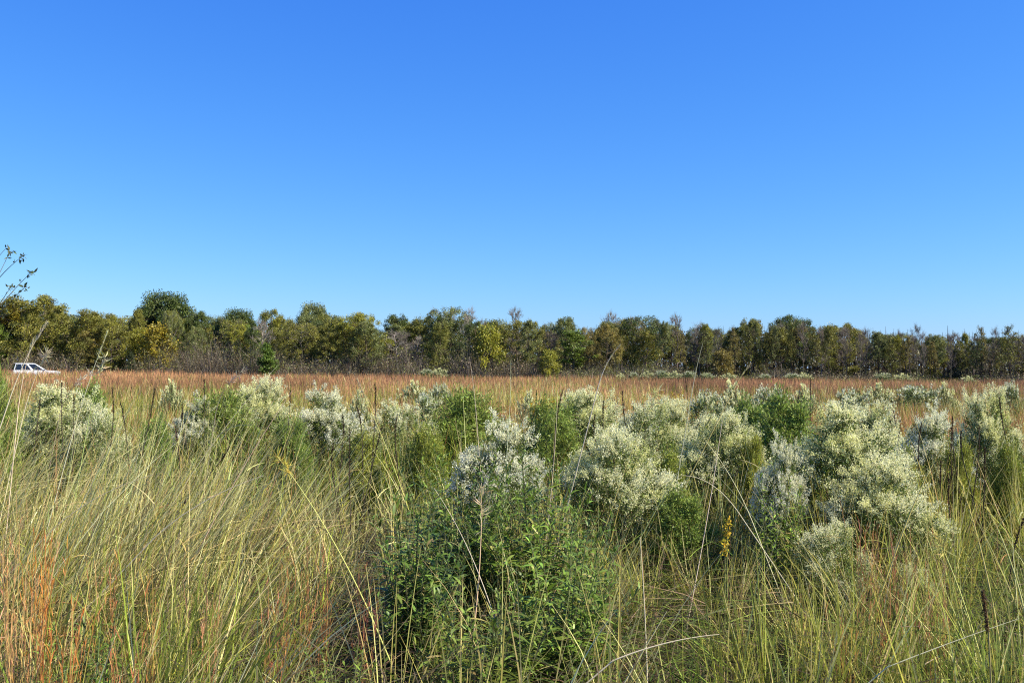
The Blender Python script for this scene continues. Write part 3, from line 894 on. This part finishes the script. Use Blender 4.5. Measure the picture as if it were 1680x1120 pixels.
OR2 = (.40, .17, .08)
for k, (px, top, Y, w, n, lab, ca) in enumerate([
    (12, 840, 5.3, 50, 18, 'orange broomsedge clump touching the left edge, the tallest orange one', (.6, .33, .13)),
    (28, 885, 4.9, 50, 14, 'pale orange broomsedge just right of the tallest orange clump', (.6, .35, .15)),
    (60, 865, 5.2, 32, 16, 'narrow orange broomsedge stem bunch, second from the left edge', (.6, .25, .06)),
    (84, 890, 5.0, 30, 16, 'slim rust orange broomsedge bunch beside green blades', (.6, .24, .06)),
    (40, 985, 4.4, 80, 18, 'bushy orange broomsedge filling the bottom left corner', (.58, .32, .13)),
    (95, 1000, 4.3, 50, 20, 'short rusty broomsedge next to the bottom left corner clump', (.55, .21, .06)),
    (180, 905, 4.9, 26, 12, 'slender rust broomsedge rising among the green tussocks', (.52, .24, .09)),
    (338, 940, 4.8, 30, 14, 'faded rust broomsedge between green tussocks and the brown hollow', (.5, .27, .13)),
    (452, 960, 4.9, 26, 10, 'short red-brown broomsedge at the left rim of the brown hollow', (.46, .2, .09)),
    (600, 935, 5.2, 30, 10, 'dark red broomsedge touching the left side of the leafy weeds', (.42, .17, .09)),
    (216, 1038, 4.2, 28, 16, 'short pinkish rust broomsedge among green blades at the bottom', (.5, .2, .08)),
    (250, 930, 4.7, 24, 10, 'thin amber broomsedge in the green blades', (.5, .28, .08)),
    (487, 890, 5.4, 44, 18, 'orange broomsedge left one of two in the brown hollow', (.5, .24, .08)),
    (524, 905, 5.4, 34, 14, 'orange broomsedge right one of two in the brown hollow', (.45, .21, .08)),
    (1418, 852, 6.2, 24, 12, 'tall thin rusty broomsedge in front of the bright cream lobe', OR2),
    (1492, 876, 5.9, 46, 22, 'dark rust broomsedge beside the small white flower spray', OR2),
    (1388, 985, 5.0, 26, 10, 'small amber broomsedge in lush green grass at the lower right', (.48, .26, .08)),
    (1442, 945, 5.3, 24, 9, 'little orange broomsedge between two rusty ones', (.45, .22, .08)),
    (1535, 945, 5.4, 40, 14, 'loose red-brown broomsedge right of the dark rust clump', OR2),
]):
    broomsedge(px, top, Y, w, n, lab, 80 + k, ca)


# ------------------------------------------------------------------ tussocks of broad green blades
def tussock(px, top, Y, wpx, n, lean, col, tipc, label, group, seed):
    rng = np.random.default_rng(seed)
    p = at(px, top, Y)
    H = p.z; Rr = wpx / F * Y / 2
    a = rng.uniform(0, 6.28, n); r = Rr * np.sqrt(rng.uniform(0, 1, n)) * .45
    sd = np.abs(rng.normal(0, .14, n))
    D = unit(np.stack([lean + sd * np.cos(a) + rng.normal(0, .1, n), sd * np.sin(a), np.ones(n)], 1))
    bm = np.abs(rng.normal(0, .16, n))
    B = np.stack([bm * np.cos(a) + lean * .3, bm * np.sin(a), -bm * .5], 1)
    mb = MB()
    C = cvar(col, n, rng, .28, .1)
    dry = rng.uniform(size=n) < .25
    C[dry] = cvar(STRAW, dry.sum(), rng, .25)
    blades(mb, np.stack([r * np.cos(a), r * np.sin(a), 0 * r - .01], 1), H * rng.uniform(.55, 1.12, n), D, B, rng.uniform(.006, .0135, n), 6, C, rng,
           Ctip=C * .5 + .5 * cvar(tipc, n, rng, .2))
    o = mb.build('grass_tussock', 'grass')
    o.location = (p.x, Y, 0)
    tag(o, label, 'grass clump', group)


GL = 'green grass tussocks at the lower left'
for k, (px, top, Y, w, n, le) in enumerate([(120, 900, 4.9, 80, 34, .1), (180, 860, 5.2, 80, 36, .06), (232, 870, 5.0, 80, 40, .05), (285, 850, 5.1, 90, 44, .1), (330, 880, 4.9, 90, 46, .22),
                                            (395, 870, 5.2, 80, 36, .3), (60, 940, 4.6, 70, 26, .08), (265, 950, 4.5, 90, 36, .1), (430, 960, 4.7, 70, 24, .2)]):
    tussock(px, top, Y, w, n, le, (.15, .22, .025), (.42, .4, .08), 'tussock of broad upright green blades at the lower left among orange clumps', GL, 700 + k)
GR_ = 'olive grass tussocks at the lower right'
for k, (px, top, Y, w, n, le) in enumerate([(1195, 930, 5.0, 80, 34, .05), (1255, 900, 5.2, 80, 36, -.08), (1330, 930, 5.0, 90, 38, .05), (1400, 905, 5.0, 80, 38, .08), (1450, 880, 5.4, 70, 32, .1),
                                            (1120, 960, 4.9, 70, 24, -.1), (1540, 960, 4.8, 80, 30, -.05), (1600, 940, 5.0, 80, 30, -.15), (1290, 1000, 4.5, 90, 34, .0), (1660, 930, 5.2, 80, 30, -.2)]):
    tussock(px, top, Y, w, n, le, (.2, .235, .03), (.44, .4, .08), 'tussock of upright olive green blades at the lower right below the white shrubs', GR_, 720 + k)
GM = 'dry yellow grass tufts in front of the leafy weeds'
for k, (px, top, Y, w, n, le) in enumerate([(640, 900, 4.9, 60, 14, -.1), (760, 940, 4.6, 60, 16, .05), (820, 860, 4.8, 50, 14, .08), (880, 960, 4.5, 70, 18, .05), (960, 930, 4.7, 60, 16, .1), (1010, 870, 5.1, 60, 16, -.05)]):
    tussock(px, top, Y, w, n, le, (.36, .32, .08), (.6, .5, .2), 'tuft of dry yellow grass stems rising in front of the leafy weeds', GM, 740 + k)


# ------------------------------------------------------------------ single stalks
def stalk(name, base, tip, Y0, Y1, bow, r, col, label, cat, group, head=None, basez=None, seed=0):
    """base, tip: photo pixels; the foot goes to the ground below the base pixel"""
    rng = np.random.default_rng(seed)
    b = at(base[0], base[1], Y0) if basez is None else Vector((gx(base[0], Y0), Y0, basez))
    t = np.array(at(tip[0], tip[1], Y1)); b = np.array(b)
    o = np.array([b[0], b[1], 0.0])
    root = empty(name, o)
    c = (b + t) / 2 + np.array(bow)
    pts = bez(b - o, c - o, t - o, 12)
    if b[2] > .03:      # run on down to the soil
        d = unit(pts[0] - pts[1]); d[2] = min(d[2], -.8); d = unit(d)
        k = pts[0][2] / -d[2]
        pts = np.concatenate([np.stack([pts[0] + d * k, pts[0] + d * k * .5]), pts])
    st = MB()
    nn = len(pts)
    tube(st, pts, np.linspace(r, r * .35, nn), cvar(col, 1, rng, .1)[0], 6)
    st.build('stem', 'stem', root)
    if head:
        hd = MB()
        kind, frac, hc = head
        m = {'plume': 90, 'spike': 170, 'sprig': 60}[kind]
        s = rng.uniform(1 - frac, 1.0, m)
        Q = np.stack([np.interp(s, np.linspace(0, 1, nn), pts[:, k]) for k in range(3)], 1)
        tg = unit(pts[-1] - pts[-4])
        if kind == 'plume':
            D = unit(tg + rng.normal(0, .14, (m, 3))); L = rng.uniform(.02, .05, m); wd = rng.uniform(.003, .006, m)
        elif kind == 'spike':
            D = unit(tg * .8 + rng.normal(0, .5, (m, 3))); L = rng.uniform(.009, .022, m); wd = rng.uniform(.005, .009, m)
        else:
            D = unit(tg * .5 + rng.normal(0, .5, (m, 3))); L = rng.uniform(.03, .09, m); wd = rng.uniform(.004, .009, m)
        leaflets(hd, Q, D, L, wd, cvar(hc, m, rng, .2), rng)
        hd.build('seed_head', 'flower', root)
    tag(root, label, cat, group)


DKB = (.045, .03, .02)
DARK = [  # base px,py, tip px,py, Y
    ((101, 668), (101, 628), 11), ((121, 680), (121, 646), 11), ((184, 690), (184, 636), 10.5), ((208, 706), (198, 660), 10), ((335, 655), (335, 622), 13), ((240, 696), (254, 638), 10),
    ((295, 748), (288, 700), 9), ((303, 700), (300, 668), 10), ((350, 752), (376, 733), 8.5), ((615, 674), (615, 630), 11), ((594, 700), (586, 668), 10), ((562, 716), (562, 680), 10),
    ((574, 790), (574, 702), 8.5), ((606, 768), (626, 702), 8.8), ((650, 724), (651, 682), 10), ((474, 668), (476, 640), 13), ((546, 760), (547, 728), 9), ((910, 704), (923, 640), 10),
    ((1029, 698), (1021, 642), 10), ((1011, 750), (1013, 722), 9), ((990, 690), (990, 658), 11), ((976, 700), (976, 680), 11), ((1478, 744), (1477, 690), 10), ((1507, 732), (1512, 694), 9.5),
    ((1567, 742), (1563, 682), 9.5), ((1561, 752), (1561, 700), 9.2), ((1582, 745), (1577, 708), 9.2), ((1602, 760), (1606, 698), 9), ((1614, 805), (1616, 735), 8.5), ((1651, 704), (1640, 652), 10),
    ((1558, 826), (1557, 786), 8), ((1544, 800), (1544, 756), 8.4), ((1330, 650), (1330, 620), 14), ((1311, 675), (1311, 642), 12), ((1128, 640), (1124, 618), 20), ((875, 665), (880, 640), 13),
    ((1700, 690), (1690, 640), 10), ((60, 690), (66, 655), 11), ((1480, 720), (1462, 650), 11), ((1660, 905), (1680, 850), 7),
]
for k, (b, t, Y) in enumerate(DARK):
    q = k in (8, 13, 39)
    zone = 'the left half' if b[0] < 760 else 'the middle' if b[0] < 1260 else 'the right part'
    lab = {8: 'dead dark stick leaning low to the right in front of the feathery green shrub', 13: 'dark dead stalk crossing another one left of the leafy weeds',
           39: 'dark leaning dead stalk at the right edge among pale thatch'}.get(k, f'dead dark-brown upright weed spike in {zone} of the meadow')
    stalk('dead_weed', (b[0], b[1] + 18), t, Y, Y, (random.uniform(-.03, .03), 0, 0), .0055, DKB, lab, 'dead weed', f'dark dead weed spikes in {zone}', ('spike', .5, (.06, .04, .026)), seed=k)

PALEC, YELC, OLC = (.62, .53, .33), (.55, .47, .14), (.36, .36, .12)
STALKS = [
    ((14, 660), (74, 533), 7.0, 7.0, (-.03, 0, .03), .0045, PALEC, 'tall straw grass stalk crossing the white car and ending against the trees', ('plume', .2, (.66, .58, .38))),
    ((28, 690), (54, 560), 7.2, 7.2, (-.03, 0, .03), .0035, PALEC, 'thinner straw stalk beside the one that crosses the white car', ('plume', .15, (.62, .54, .34))),
    ((34, 700), (78, 577), 7.2, 7.2, (-.03, 0, .05), .003, PALEC, 'drooping straw stalk over the roof of the white car', ('sprig', .12, (.6, .52, .33))),
    ((112, 740), (176, 545), 7.4, 7.4, (-.02, 0, .03), .0036, PALEC, 'tall pale grass stalk with feathery tip right of the white car', ('plume', .22, (.6, .56, .3))),
    ((140, 720), (172, 585), 7.6, 7.6, (-.02, 0, .02), .003, OLC, 'olive grass stalk beside the feathery pale one', ('sprig', .2, (.55, .5, .3))),
    ((300, 800), (455, 600), 7.2, 7.2, (-.04, 0, .03), .0036, PALEC, 'long straw stalk slanting up right across the tall greenish cream shrub', None),
    ((690, 900), (587, 625), 7.0, 7.0, (.04, 0, .03), .0034, YELC, 'long tan stalk slanting up left beside the leafy weeds', ('plume', .12, (.6, .5, .28))),
    ((630, 1060), (455, 748), 5.4, 5.6, (.05, 0, .07), .0052, YELC, 'thick yellow stalk bowing left over the brown hollow', ('sprig', .1, (.6, .48, .1))),
    ((980, 640), (1014, 570), 8.0, 8.0, (-.03, 0, .05), .0042, PALEC, 'curved straw seed stalk standing above the russet field in the middle', ('plume', .3, (.64, .52, .3))),
    ((1203, 640), (1228, 601), 8.4, 8.4, (-.01, 0, .01), .004, YELC, 'short yellow seed stalk against the trees right of the middle', ('plume', .4, (.6, .5, .25))),
    ((1135, 645), (1153, 563), 8.4, 8.4, (-.01, 0, .01), .0028, PALEC, 'faint thin stalk against dark trees left of the small rusty brown tree', None),
    ((782, 690), (770, 585), 8.0, 8.0, (.01, 0, .01), .0026, PALEC, 'thin upright straw stalk above the white shrub', None),
    ((835, 690), (838, 590), 8.0, 8.0, (.01, 0, .01), .0024, PALEC, 'faint upright stalk against the middle trees', None),
    ((1030, 920), (1165, 687), 7.0, 7.0, (-.01, 0, .02), .0042, OLC, 'long olive stalk slanting up right over the grey-white shrub', ('plume', .14, (.5, .47, .16))),
    ((1240, 870), (1157, 722), 7.0, 7.0, (.04, 0, .05), .003, PALEC, 'thin pale stalk bending left in front of the grey-white shrub', None),
    ((1218, 850), (1112, 780), 6.6, 6.6, (.02, 0, .16), .003, PALEC, 'pale arching stalk curving over the low green shrub', None),
    ((1475, 890), (1545, 735), 6.4, 6.4, (-.02, 0, .03), .0052, YELC, 'thick yellow stalk leaning right beside the bright cream lobe', ('plume', .15, (.58, .5, .16))),
    ((1648, 1115), (1575, 788), 5.2, 5.5, (.05, 0, .05), .0056, YELC, 'thick yellow grass stalk leaning left at the right side, the longest', ('plume', .3, (.55, .48, .14))),
    ((1618, 1115), (1536, 876), 5.2, 5.4, (.03, 0, .04), .0045, YELC, 'yellow stalk left of the longest yellow stalk', ('sprig', .15, (.5, .43, .14))),
    ((1680, 1000), (1622, 838), 5.6, 5.8, (.03, 0, .04), .0048, YELC, 'yellow stalk at the right edge', ('plume', .2, (.55, .48, .16))),
    ((1455, 1094), (1672, 1014), 4.7, 4.7, (0, 0, .01), .003, PALEC, 'bleached fallen stalk lying slanted across the lower right grass', None),
    ((1006, 1083), (1180, 1040), 4.6, 4.6, (0, 0, .04), .0042, PALEC, 'bleached arched stalk lying low at the bottom middle', None),
    ((1037, 1098), (1094, 1002), 4.7, 4.7, (0, 0, 0), .0036, PALEC, 'pale straight stalk crossing the bleached arched one', None),
    ((1062, 1120), (1050, 880), 5.0, 5.2, (.01, 0, 0), .0034, PALEC, 'upright pale stalk beside the dark gap right of the leafy weeds', None),
    ((95, 860), (252, 778), 5.9, 5.9, (-.03, 0, .06), .0034, PALEC, 'pale stalk slanting flat to the right in the straw grass', None),
    ((255, 880), (432, 780), 5.9, 5.9, (-.05, 0, .06), .0036, PALEC, 'pale long stalk sweeping right through the straw grass', None),
    ((330, 895), (480, 640), 6.6, 6.6, (-.04, 0, .02), .0034, PALEC, 'straw stalk sweeping up right toward the pointed cream shrub', None),
    ((1140, 960), (1185, 690), 7.0, 7.2, (.02, 0, .02), .003, PALEC, 'slender upright stalk rising before the grey-white shrub', None),
    ((900, 850), (915, 640), 7.6, 7.6, (.02, 0, .02), .003, PALEC, 'slender pale stalk rising between the white shrub and the cream mound', None),
    ((1015, 800), (1080, 640), 8.0, 8.0, (-.02, 0, .03), .003, YELC, 'yellow slender stalk rising through the cream mound', ('sprig', .2, (.55, .5, .22))),
    ((800, 980), (712, 800), 5.6, 5.8, (.03, 0, .04), .003, PALEC, 'pale stalk slanting left through the leafy weeds', None),
    ((780, 1010), (790, 800), 5.4, 5.6, (.02, 0, .0), .004, (.5, .42, .24), 'dry tan stem standing in the leafy weeds', ('sprig', .3, (.5, .42, .22))),
]
for k, (b, t, y0, y1, bow, r, col, lab, hd) in enumerate(STALKS):
    stalk('grass_stalk', b, t, y0, y1, bow, r, col, lab, 'grass stalk', 'single tall grass stalks', hd, seed=200 + k)
# flat dry flower heads that arch over
for k, (b, t, Y, lab) in enumerate([((352, 690), (402, 606), 10.5, 'arching dry brown flower head in front of the small bright green tree'),
                                    ((96, 690), (150, 612), 10.5, 'arching dry flower head right of the white car')]):
    stalk('dry_flower_head', b, t, Y, Y, (-.12, 0, .1), .004, (.3, .24, .16), lab, 'dry flower', 'arching dry flower heads', ('sprig', .32, (.55, .46, .34)), seed=300 + k)
# woolly dark seed head at the lower right
stalk('seed_spike', (1622, 1040), (1612, 968), 4.6, 4.6, (.01, 0, 0), .004, (.3, .3, .1), 'woolly dark brown seed spike beside the longest yellow stalk', 'seed spike', None, None, seed=333)
sk = [o for o in bpy.data.objects if o.name.startswith('seed_spike')][-1]
hb = MB(); rr = np.random.default_rng(9)
a_, b_ = np.array(at(1612, 968, 4.6)) - np.array(sk.location), np.array(at(1620, 1034, 4.6)) - np.array(sk.location)
s_ = rr.uniform(0, 1, 900)[:, None]
q_ = a_ * (1 - s_) + b_ * s_
leaflets(hb, q_ + rr.normal(0, .0028, (900, 3)) * (.5 + np.abs(np.sin(s_ * 8))), unit(rr.normal(size=(900, 3)) + np.array([0, 0, .4])), rr.uniform(.006, .014, 900), rr.uniform(.002, .005, 900), cvar((.12, .07, .04), 900, rr, .4), rr)
hb.build('seed_head', 'flower', sk)


def goldenrod(px, top, Y, w, label, seed):
    rng = np.random.default_rng(seed)
    p = at(px, top, Y)
    root = empty('goldenrod', (p.x, Y, 0))
    st, fl = MB(), MB()
    Q = []
    for i in range(max(2, int(w * 50))):
        a = rng.uniform(0, 6.28); r = w * rng.uniform(0, 1); h = p.z * rng.uniform(.84, 1)
        pts = bez((0.03 * math.cos(a), .03 * math.sin(a), 0), (r * .4 * math.cos(a), r * .4 * math.sin(a), h * .6), (r * math.cos(a), r * math.sin(a), h), 8)
        tube(st, pts, np.linspace(.005, .002, 8), (.2, .22, .07), 4)
        s = rng.uniform(.86, 1, 60)
        Q.append(np.stack([np.interp(s, np.linspace(0, 1, 8), pts[:, k]) for k in range(3)], 1) + rng.normal(0, .012, (60, 3)))
    Q = np.concatenate(Q); n = len(Q)
    L = rng.uniform(.015, .03, n)
    leaflets(fl, Q, unit(rng.normal(size=(n, 3)) + np.array([0, 0, .5])), L, L * .6, cvar((.52, .37, .04), n, rng, .2), rng)
    st.build('stem', 'stem', root); fl.build('blossom', 'flower', root)
    tag(root, label, 'wildflower', 'yellow goldenrods')


goldenrod(1190, 850, 6.6, .04, 'yellow goldenrod spike right of the low green shrub', 401)
goldenrod(1108, 634, 17, .22, 'yellow goldenrod patch behind the pale shrubs, brightest one', 402)
goldenrod(1085, 640, 16, .12, 'small yellow goldenrod at the left foot of the brightest patch', 403)
goldenrod(878, 648, 16, .12, 'yellow goldenrod left of the broad pale cream shrub', 404)
goldenrod(908, 645, 17, .16, 'orange-yellow goldenrod touching the broad pale cream shrub', 405)


# ------------------------------------------------------------------ sapling whose leafy shoots enter at the left edge
def sapling():
    rng = np.random.default_rng(55)
    Y = 12.0
    root = empty('sapling', (gx(-75, Y), Y, 0))
    o = np.array(root.location)
    st, lf = MB(), MB()
    tp = np.array(at(-50, 520, Y)) - o
    tr = bez((0, 0, -.05), (0.05, 0, 1.2), tp, 8)
    tube(st, tr, np.linspace(.03, .012, 8), (.12, .1, .08), 6)
    sh = [((-40, 540), (-22, 490), (17, 412), .5), ((-45, 520), (0, 445), (38, 420), .9), ((-30, 540), (15, 480), (51, 447), .7), ((-30, 545), (0, 500), (18, 470), .9),
          ((-35, 540), (10, 500), (40, 472), .9), ((-45, 530), (-25, 440), (9, 408), .0), ((-60, 530), (-70, 450), (-50, 400), .9), ((-70, 560), (-110, 480), (-130, 440), .9),
          ((-60, 580), (-30, 520), (12, 515), .5), ((-75, 600), (-100, 560), (-130, 520), .9)]
    for k, (a, c, b, lv) in enumerate(sh):
        d = rng.uniform(-.25, .25)
        p0 = np.array(at(*a, Y)) - o; p1 = np.array(at(*c, Y + d)) - o; p2 = np.array(at(*b, Y + d)) - o
        p0 = tr[np.argmin(np.abs(tr[:, 2] - (p0[2] - .15)))]
        pts = bez(p0, p1, p2, 9)
        tube(st, pts, np.linspace(.007, .0025, 9), (.2, .17, .13), 5)
        for t, nl in ((1.0, 13), (.93, 5), (.8, 2 if lv > .6 else 0)):
            n = int(nl * (1 if lv else 0.15))
            if not n: continue
            q = np.array([np.interp(t, np.linspace(0, 1, 9), pts[:, m]) for m in range(3)])
            D = unit(rng.normal(size=(n, 3)) + np.array([.25, 0, .3]))
            L = rng.uniform(.03, .06, n)
            blades(lf, q + rng.normal(0, .014, (n, 3)), L, D, rng.normal(0, .15, (n, 3)), L * .5, 3, cvar((.08, .095, .035), n, rng, .4), rng, wf=LANCE)
    st.build('trunk', 'bark', root); lf.build('crown', 'broad', root)
    tag(root, 'young sapling whose thin shoots with dark leaf clusters rise at the left edge', 'sapling')


sapling()


# ------------------------------------------------------------------ white car
def bm_obj(name, bm, material, parent, bevel=0.0, smooth=False):
    if bevel:
        bmesh.ops.bevel(bm, geom=list(bm.edges), offset=bevel, segments=2, affect='EDGES', profile=.6)
    bmesh.ops.recalc_face_normals(bm, faces=bm.faces)
    me = bpy.data.meshes.new(name)
    bm.to_mesh(me); bm.free()
    if smooth:
        for p in me.polygons: p.use_smooth = True
    me.materials.append(M[material])
    o = bpy.data.objects.new(name, me); COL.objects.link(o)
    o.parent = parent
    return o


def prism(prof, y0, y1, top_in=None):
    bm = bmesh.new()
    a = [bm.verts.new((x, y0, z)) for x, z in prof]
    b = [bm.verts.new((x, y1, z)) for x, z in prof]
    bm.faces.new(a); bm.faces.new(b[::-1])
    n = len(prof)
    for i in range(n):
        bm.faces.new((a[i], b[i], b[(i + 1) % n], a[(i + 1) % n]))
    return bm


def car():
    Yc = 113.0
    root = empty('estate_car', (gx(60, Yc), Yc, 0), R(33))
    # body: length along x, front at +x, right side at -y
    arch = lambda cx, r, n=7: [(cx - r * math.cos(t), .36 + r * math.sin(t)) for t in np.linspace(0, math.pi, n)]
    prof = [(-2.42, .45), (-2.45, .96), (-2.38, 1.02), (.95, 1.02), (2.15, .94), (2.38, .86), (2.42, .45), (2.3, .36)]
    low = [(1.9, .36)] + arch(1.5, .4)[::-1] + [(.9, .34), (-.9, .34)] + arch(-1.4, .4)[::-1] + [(-1.9, .36)]
    low = [(x, z) for x, z in low]
    bm = prism(prof + low, -.9, .9)
    body = bm_obj('body', bm, 'paint', root, bevel=.025)
    # cabin: tapered box
    lo = [(-2.38, 1.02), (.98, 1.02)]; hi = [(-2.16, 1.76), (-.22, 1.77)]
    wl, wh = .86, .70
    bm = bmesh.new()
    V = {}
    for s in (-1, 1):
        for k, (pt, w) in enumerate(((lo[0], wl), (lo[1], wl), (hi[1], wh), (hi[0], wh))):
            V[s, k] = bm.verts.new((pt[0], s * w, pt[1]))
    for s in (-1, 1):
        bm.faces.new([V[s, k] for k in range(4)])
    for k in range(4):
        j = (k + 1) % 4
        bm.faces.new((V[-1, k], V[-1, j], V[1, j], V[1, k]))
    bm_obj('cabin', bm, 'paint', root, bevel=.05)
    bm = prism([(-2.3, 1.775), (-2.1, 1.81), (-.4, 1.81), (-.22, 1.78)], -.69, .69)
    bm_obj('roof', bm, 'paint', root, bevel=.012)

    def side_pt(u, v, s):      # u along, v up
        x0 = lo[0][0] + (lo[1][0] - lo[0][0]) * u; x1 = hi[0][0] + (hi[1][0] - hi[0][0]) * u
        return (x0 + (x1 - x0) * v, s * (wl + (wh - wl) * v + .004), 1.02 + .74 * v)

    def pane(name, pts, mt='glass', th=.012):
        bm = bmesh.new()
        p = [Vector(q) for q in pts]
        n = (p[1] - p[0]).cross(p[-1] - p[0]).normalized()
        c = sum(p, Vector()) / len(p)
        if n.dot(c - Vector((c.x * .9, 0, 1.3))) < 0: n = -n
        a = [bm.verts.new(q) for q in p]; b = [bm.verts.new(q + n * th) for q in p]
        bm.faces.new(a); bm.faces.new(b)
        k = len(p)
        for i in range(k):
            bm.faces.new((a[i], a[(i + 1) % k], b[(i + 1) % k], b[i]))
        return bm_obj(name, bm, mt, root)

    for s in (-1, 1):
        for u0, u1, v0, v1 in ((.03, .27, .04, .93), (.285, .53, .04, .93), (.61, .91, .04, .92)):
            top1 = u1 if u1 < .8 else .955
            pane('side_window', [side_pt(u0, v0, s), side_pt(u1, v0, s), side_pt(top1, v1, s), side_pt(u0 + .005, v1, s)])
        w = bmesh.new()
        bmesh.ops.create_cube(w, size=1, matrix=Matrix.Translation((.78, s * .98, 1.14)) @ Matrix.Diagonal((.1, .18, .14, 1)))
        bm_obj('wing_mirror', w, 'black', root, bevel=.02)
        for x in (-.35, -1.25):
            w = bmesh.new()
            bmesh.ops.create_cube(w, size=1, matrix=Matrix.Translation((x, s * .912, .95)) @ Matrix.Diagonal((.16, .022, .03, 1)))
            bm_obj('door_handle', w, 'black', root)
        for nm, x, z, mt, sz in (('headlight', 2.405, .8, 'lens', (.05, .3, .15)), ('tail_light', -2.44, .85, 'red', (.04, .16, .3))):
            w = bmesh.new()
            bmesh.ops.create_cube(w, size=1, matrix=Matrix.Translation((x, s * .7, z)) @ Matrix.Diagonal((*sz, 1)))
            bm_obj(nm, w, mt, root, bevel=.01)
        for x in (1.5, -1.4):
            wb = bmesh.new()
            mtx = Matrix.Translation((x, s * .80, .36)) @ Matrix.Rotation(R(90), 4, 'X')
            bmesh.ops.create_cone(wb, cap_ends=True, segments=28, radius1=.36, radius2=.36, depth=.22, matrix=mtx)
            wh_ = bm_obj('wheel', wb, 'rubber', root)
            rb = bmesh.new()
            mtx = Matrix.Translation((x, s * .915, .36)) @ Matrix.Rotation(R(90), 4, 'X')
            bmesh.ops.create_cone(rb, cap_ends=True, segments=20, radius1=.22, radius2=.22, depth=.02, matrix=mtx)
            bm_obj('rim', rb, 'rim', wh_)
        w = bmesh.new()
        bmesh.ops.create_cube(w, size=1, matrix=Matrix.Translation((-1.2, s * .6, 1.85)) @ Matrix.Diagonal((1.7, .035, .03, 1)))
        bm_obj('roof_rail', w, 'black', root)
    fr = lambda y, v: (lo[1][0] + (hi[1][0] - lo[1][0]) * v + .004, y * (wl + (wh - wl) * v), 1.02 + .76 * v)
    pane('windscreen', [fr(-.88, .08), fr(.88, .08), fr(.88, .93), fr(-.88, .93)])
    bk = lambda y, v: (lo[0][0] + (hi[0][0] - lo[0][0]) * v - .004, y * (wl + (wh - wl) * v), 1.02 + .74 * v)
    pane('rear_window', [bk(-.92, .02), bk(.92, .02), bk(.92, .95), bk(-.92, .95)])
    w = bmesh.new()
    bmesh.ops.create_cube(w, size=1, matrix=Matrix.Translation((2.425, 0, .72)) @ Matrix.Diagonal((.03, 1.0, .2, 1)))
    bm_obj('grille', w, 'black', root)
    for x in (2.42, -2.45):
        w = bmesh.new()
        bmesh.ops.create_cube(w, size=1, matrix=Matrix.Translation((x, 0, .48)) @ Matrix.Diagonal((.16, 1.8, .16, 1)))
        bm_obj('bumper', w, 'black', root, bevel=.03)
    tag(root, 'white estate car with dark windows half hidden by russet grass', 'car')


car()

# ------------------------------------------------------------------ light
SUN_EL, SUN_AZ = R(42), R(103)      # azimuth clockwise from the view direction (+Y)
sv = Vector((math.sin(SUN_AZ) * math.cos(SUN_EL), math.cos(SUN_AZ) * math.cos(SUN_EL), math.sin(SUN_EL)))
sl = bpy.data.lights.new('sun', 'SUN')
sl.energy = 5.0; sl.angle = R(.53); sl.color = (1.0, .94, .80)
so = bpy.data.objects.new('sun', sl); COL.objects.link(so)
so.rotation_euler = sv.to_track_quat('Z', 'Y').to_euler()
so.location = (60, -20, 60)

wd = bpy.data.worlds.new('World'); SC.world = wd
wd.use_nodes = True
nt = wd.node_tree
bg = nt.nodes['Background']
sky = nt.nodes.new('ShaderNodeTexSky')
sky.sky_type = 'NISHITA'; sky.sun_disc = False
sky.sun_elevation = SUN_EL; sky.sun_rotation = SUN_AZ
sky.altitude = 100; sky.air_density = 1.0; sky.dust_density = 0.3; sky.ozone_density = 2.0
# deepen the sky's blue the way the camera's picture profile did: one power curve per channel
SKY_K = 0.12
sp_ = nt.nodes.new('ShaderNodeSeparateColor'); cb_ = nt.nodes.new('ShaderNodeCombineColor')
nt.links.new(sky.outputs[0], sp_.inputs[0])
for k, (a, p) in enumerate(((.71, 1.4), (.94, 1.02), (1.25, .45))):
    m1 = nt.nodes.new('ShaderNodeMath'); m1.operation = 'MULTIPLY'; m1.inputs[1].default_value = SKY_K
    m2 = nt.nodes.new('ShaderNodeMath'); m2.operation = 'POWER'; m2.inputs[1].default_value = p
    m3 = nt.nodes.new('ShaderNodeMath'); m3.operation = 'MULTIPLY'; m3.inputs[1].default_value = a / SKY_K
    nt.links.new(sp_.outputs[k], m1.inputs[0]); nt.links.new(m1.outputs[0], m2.inputs[0]); nt.links.new(m2.outputs[0], m3.inputs[0])
    nt.links.new(m3.outputs[0], cb_.inputs[k])
nt.links.new(cb_.outputs[0], bg.inputs['Color'])
EXPO = 1.02
bg.inputs['Strength'].default_value = SKY_K / 2 ** EXPO

SC.view_settings.view_transform = 'Standard'
SC.view_settings.look = 'None'
SC.view_settings.exposure = EXPO
SC.view_settings.gamma = 1.0
SC.render.film_transparent = False
SC.cycles.use_denoising = False
SC.cycles.pixel_filter_type = 'BLACKMAN_HARRIS'
SC.cycles.filter_width = 1.15
SC.cycles.max_bounces = 6
SC.cycles.diffuse_bounces = 3
SC.cycles.transmission_bounces = 4
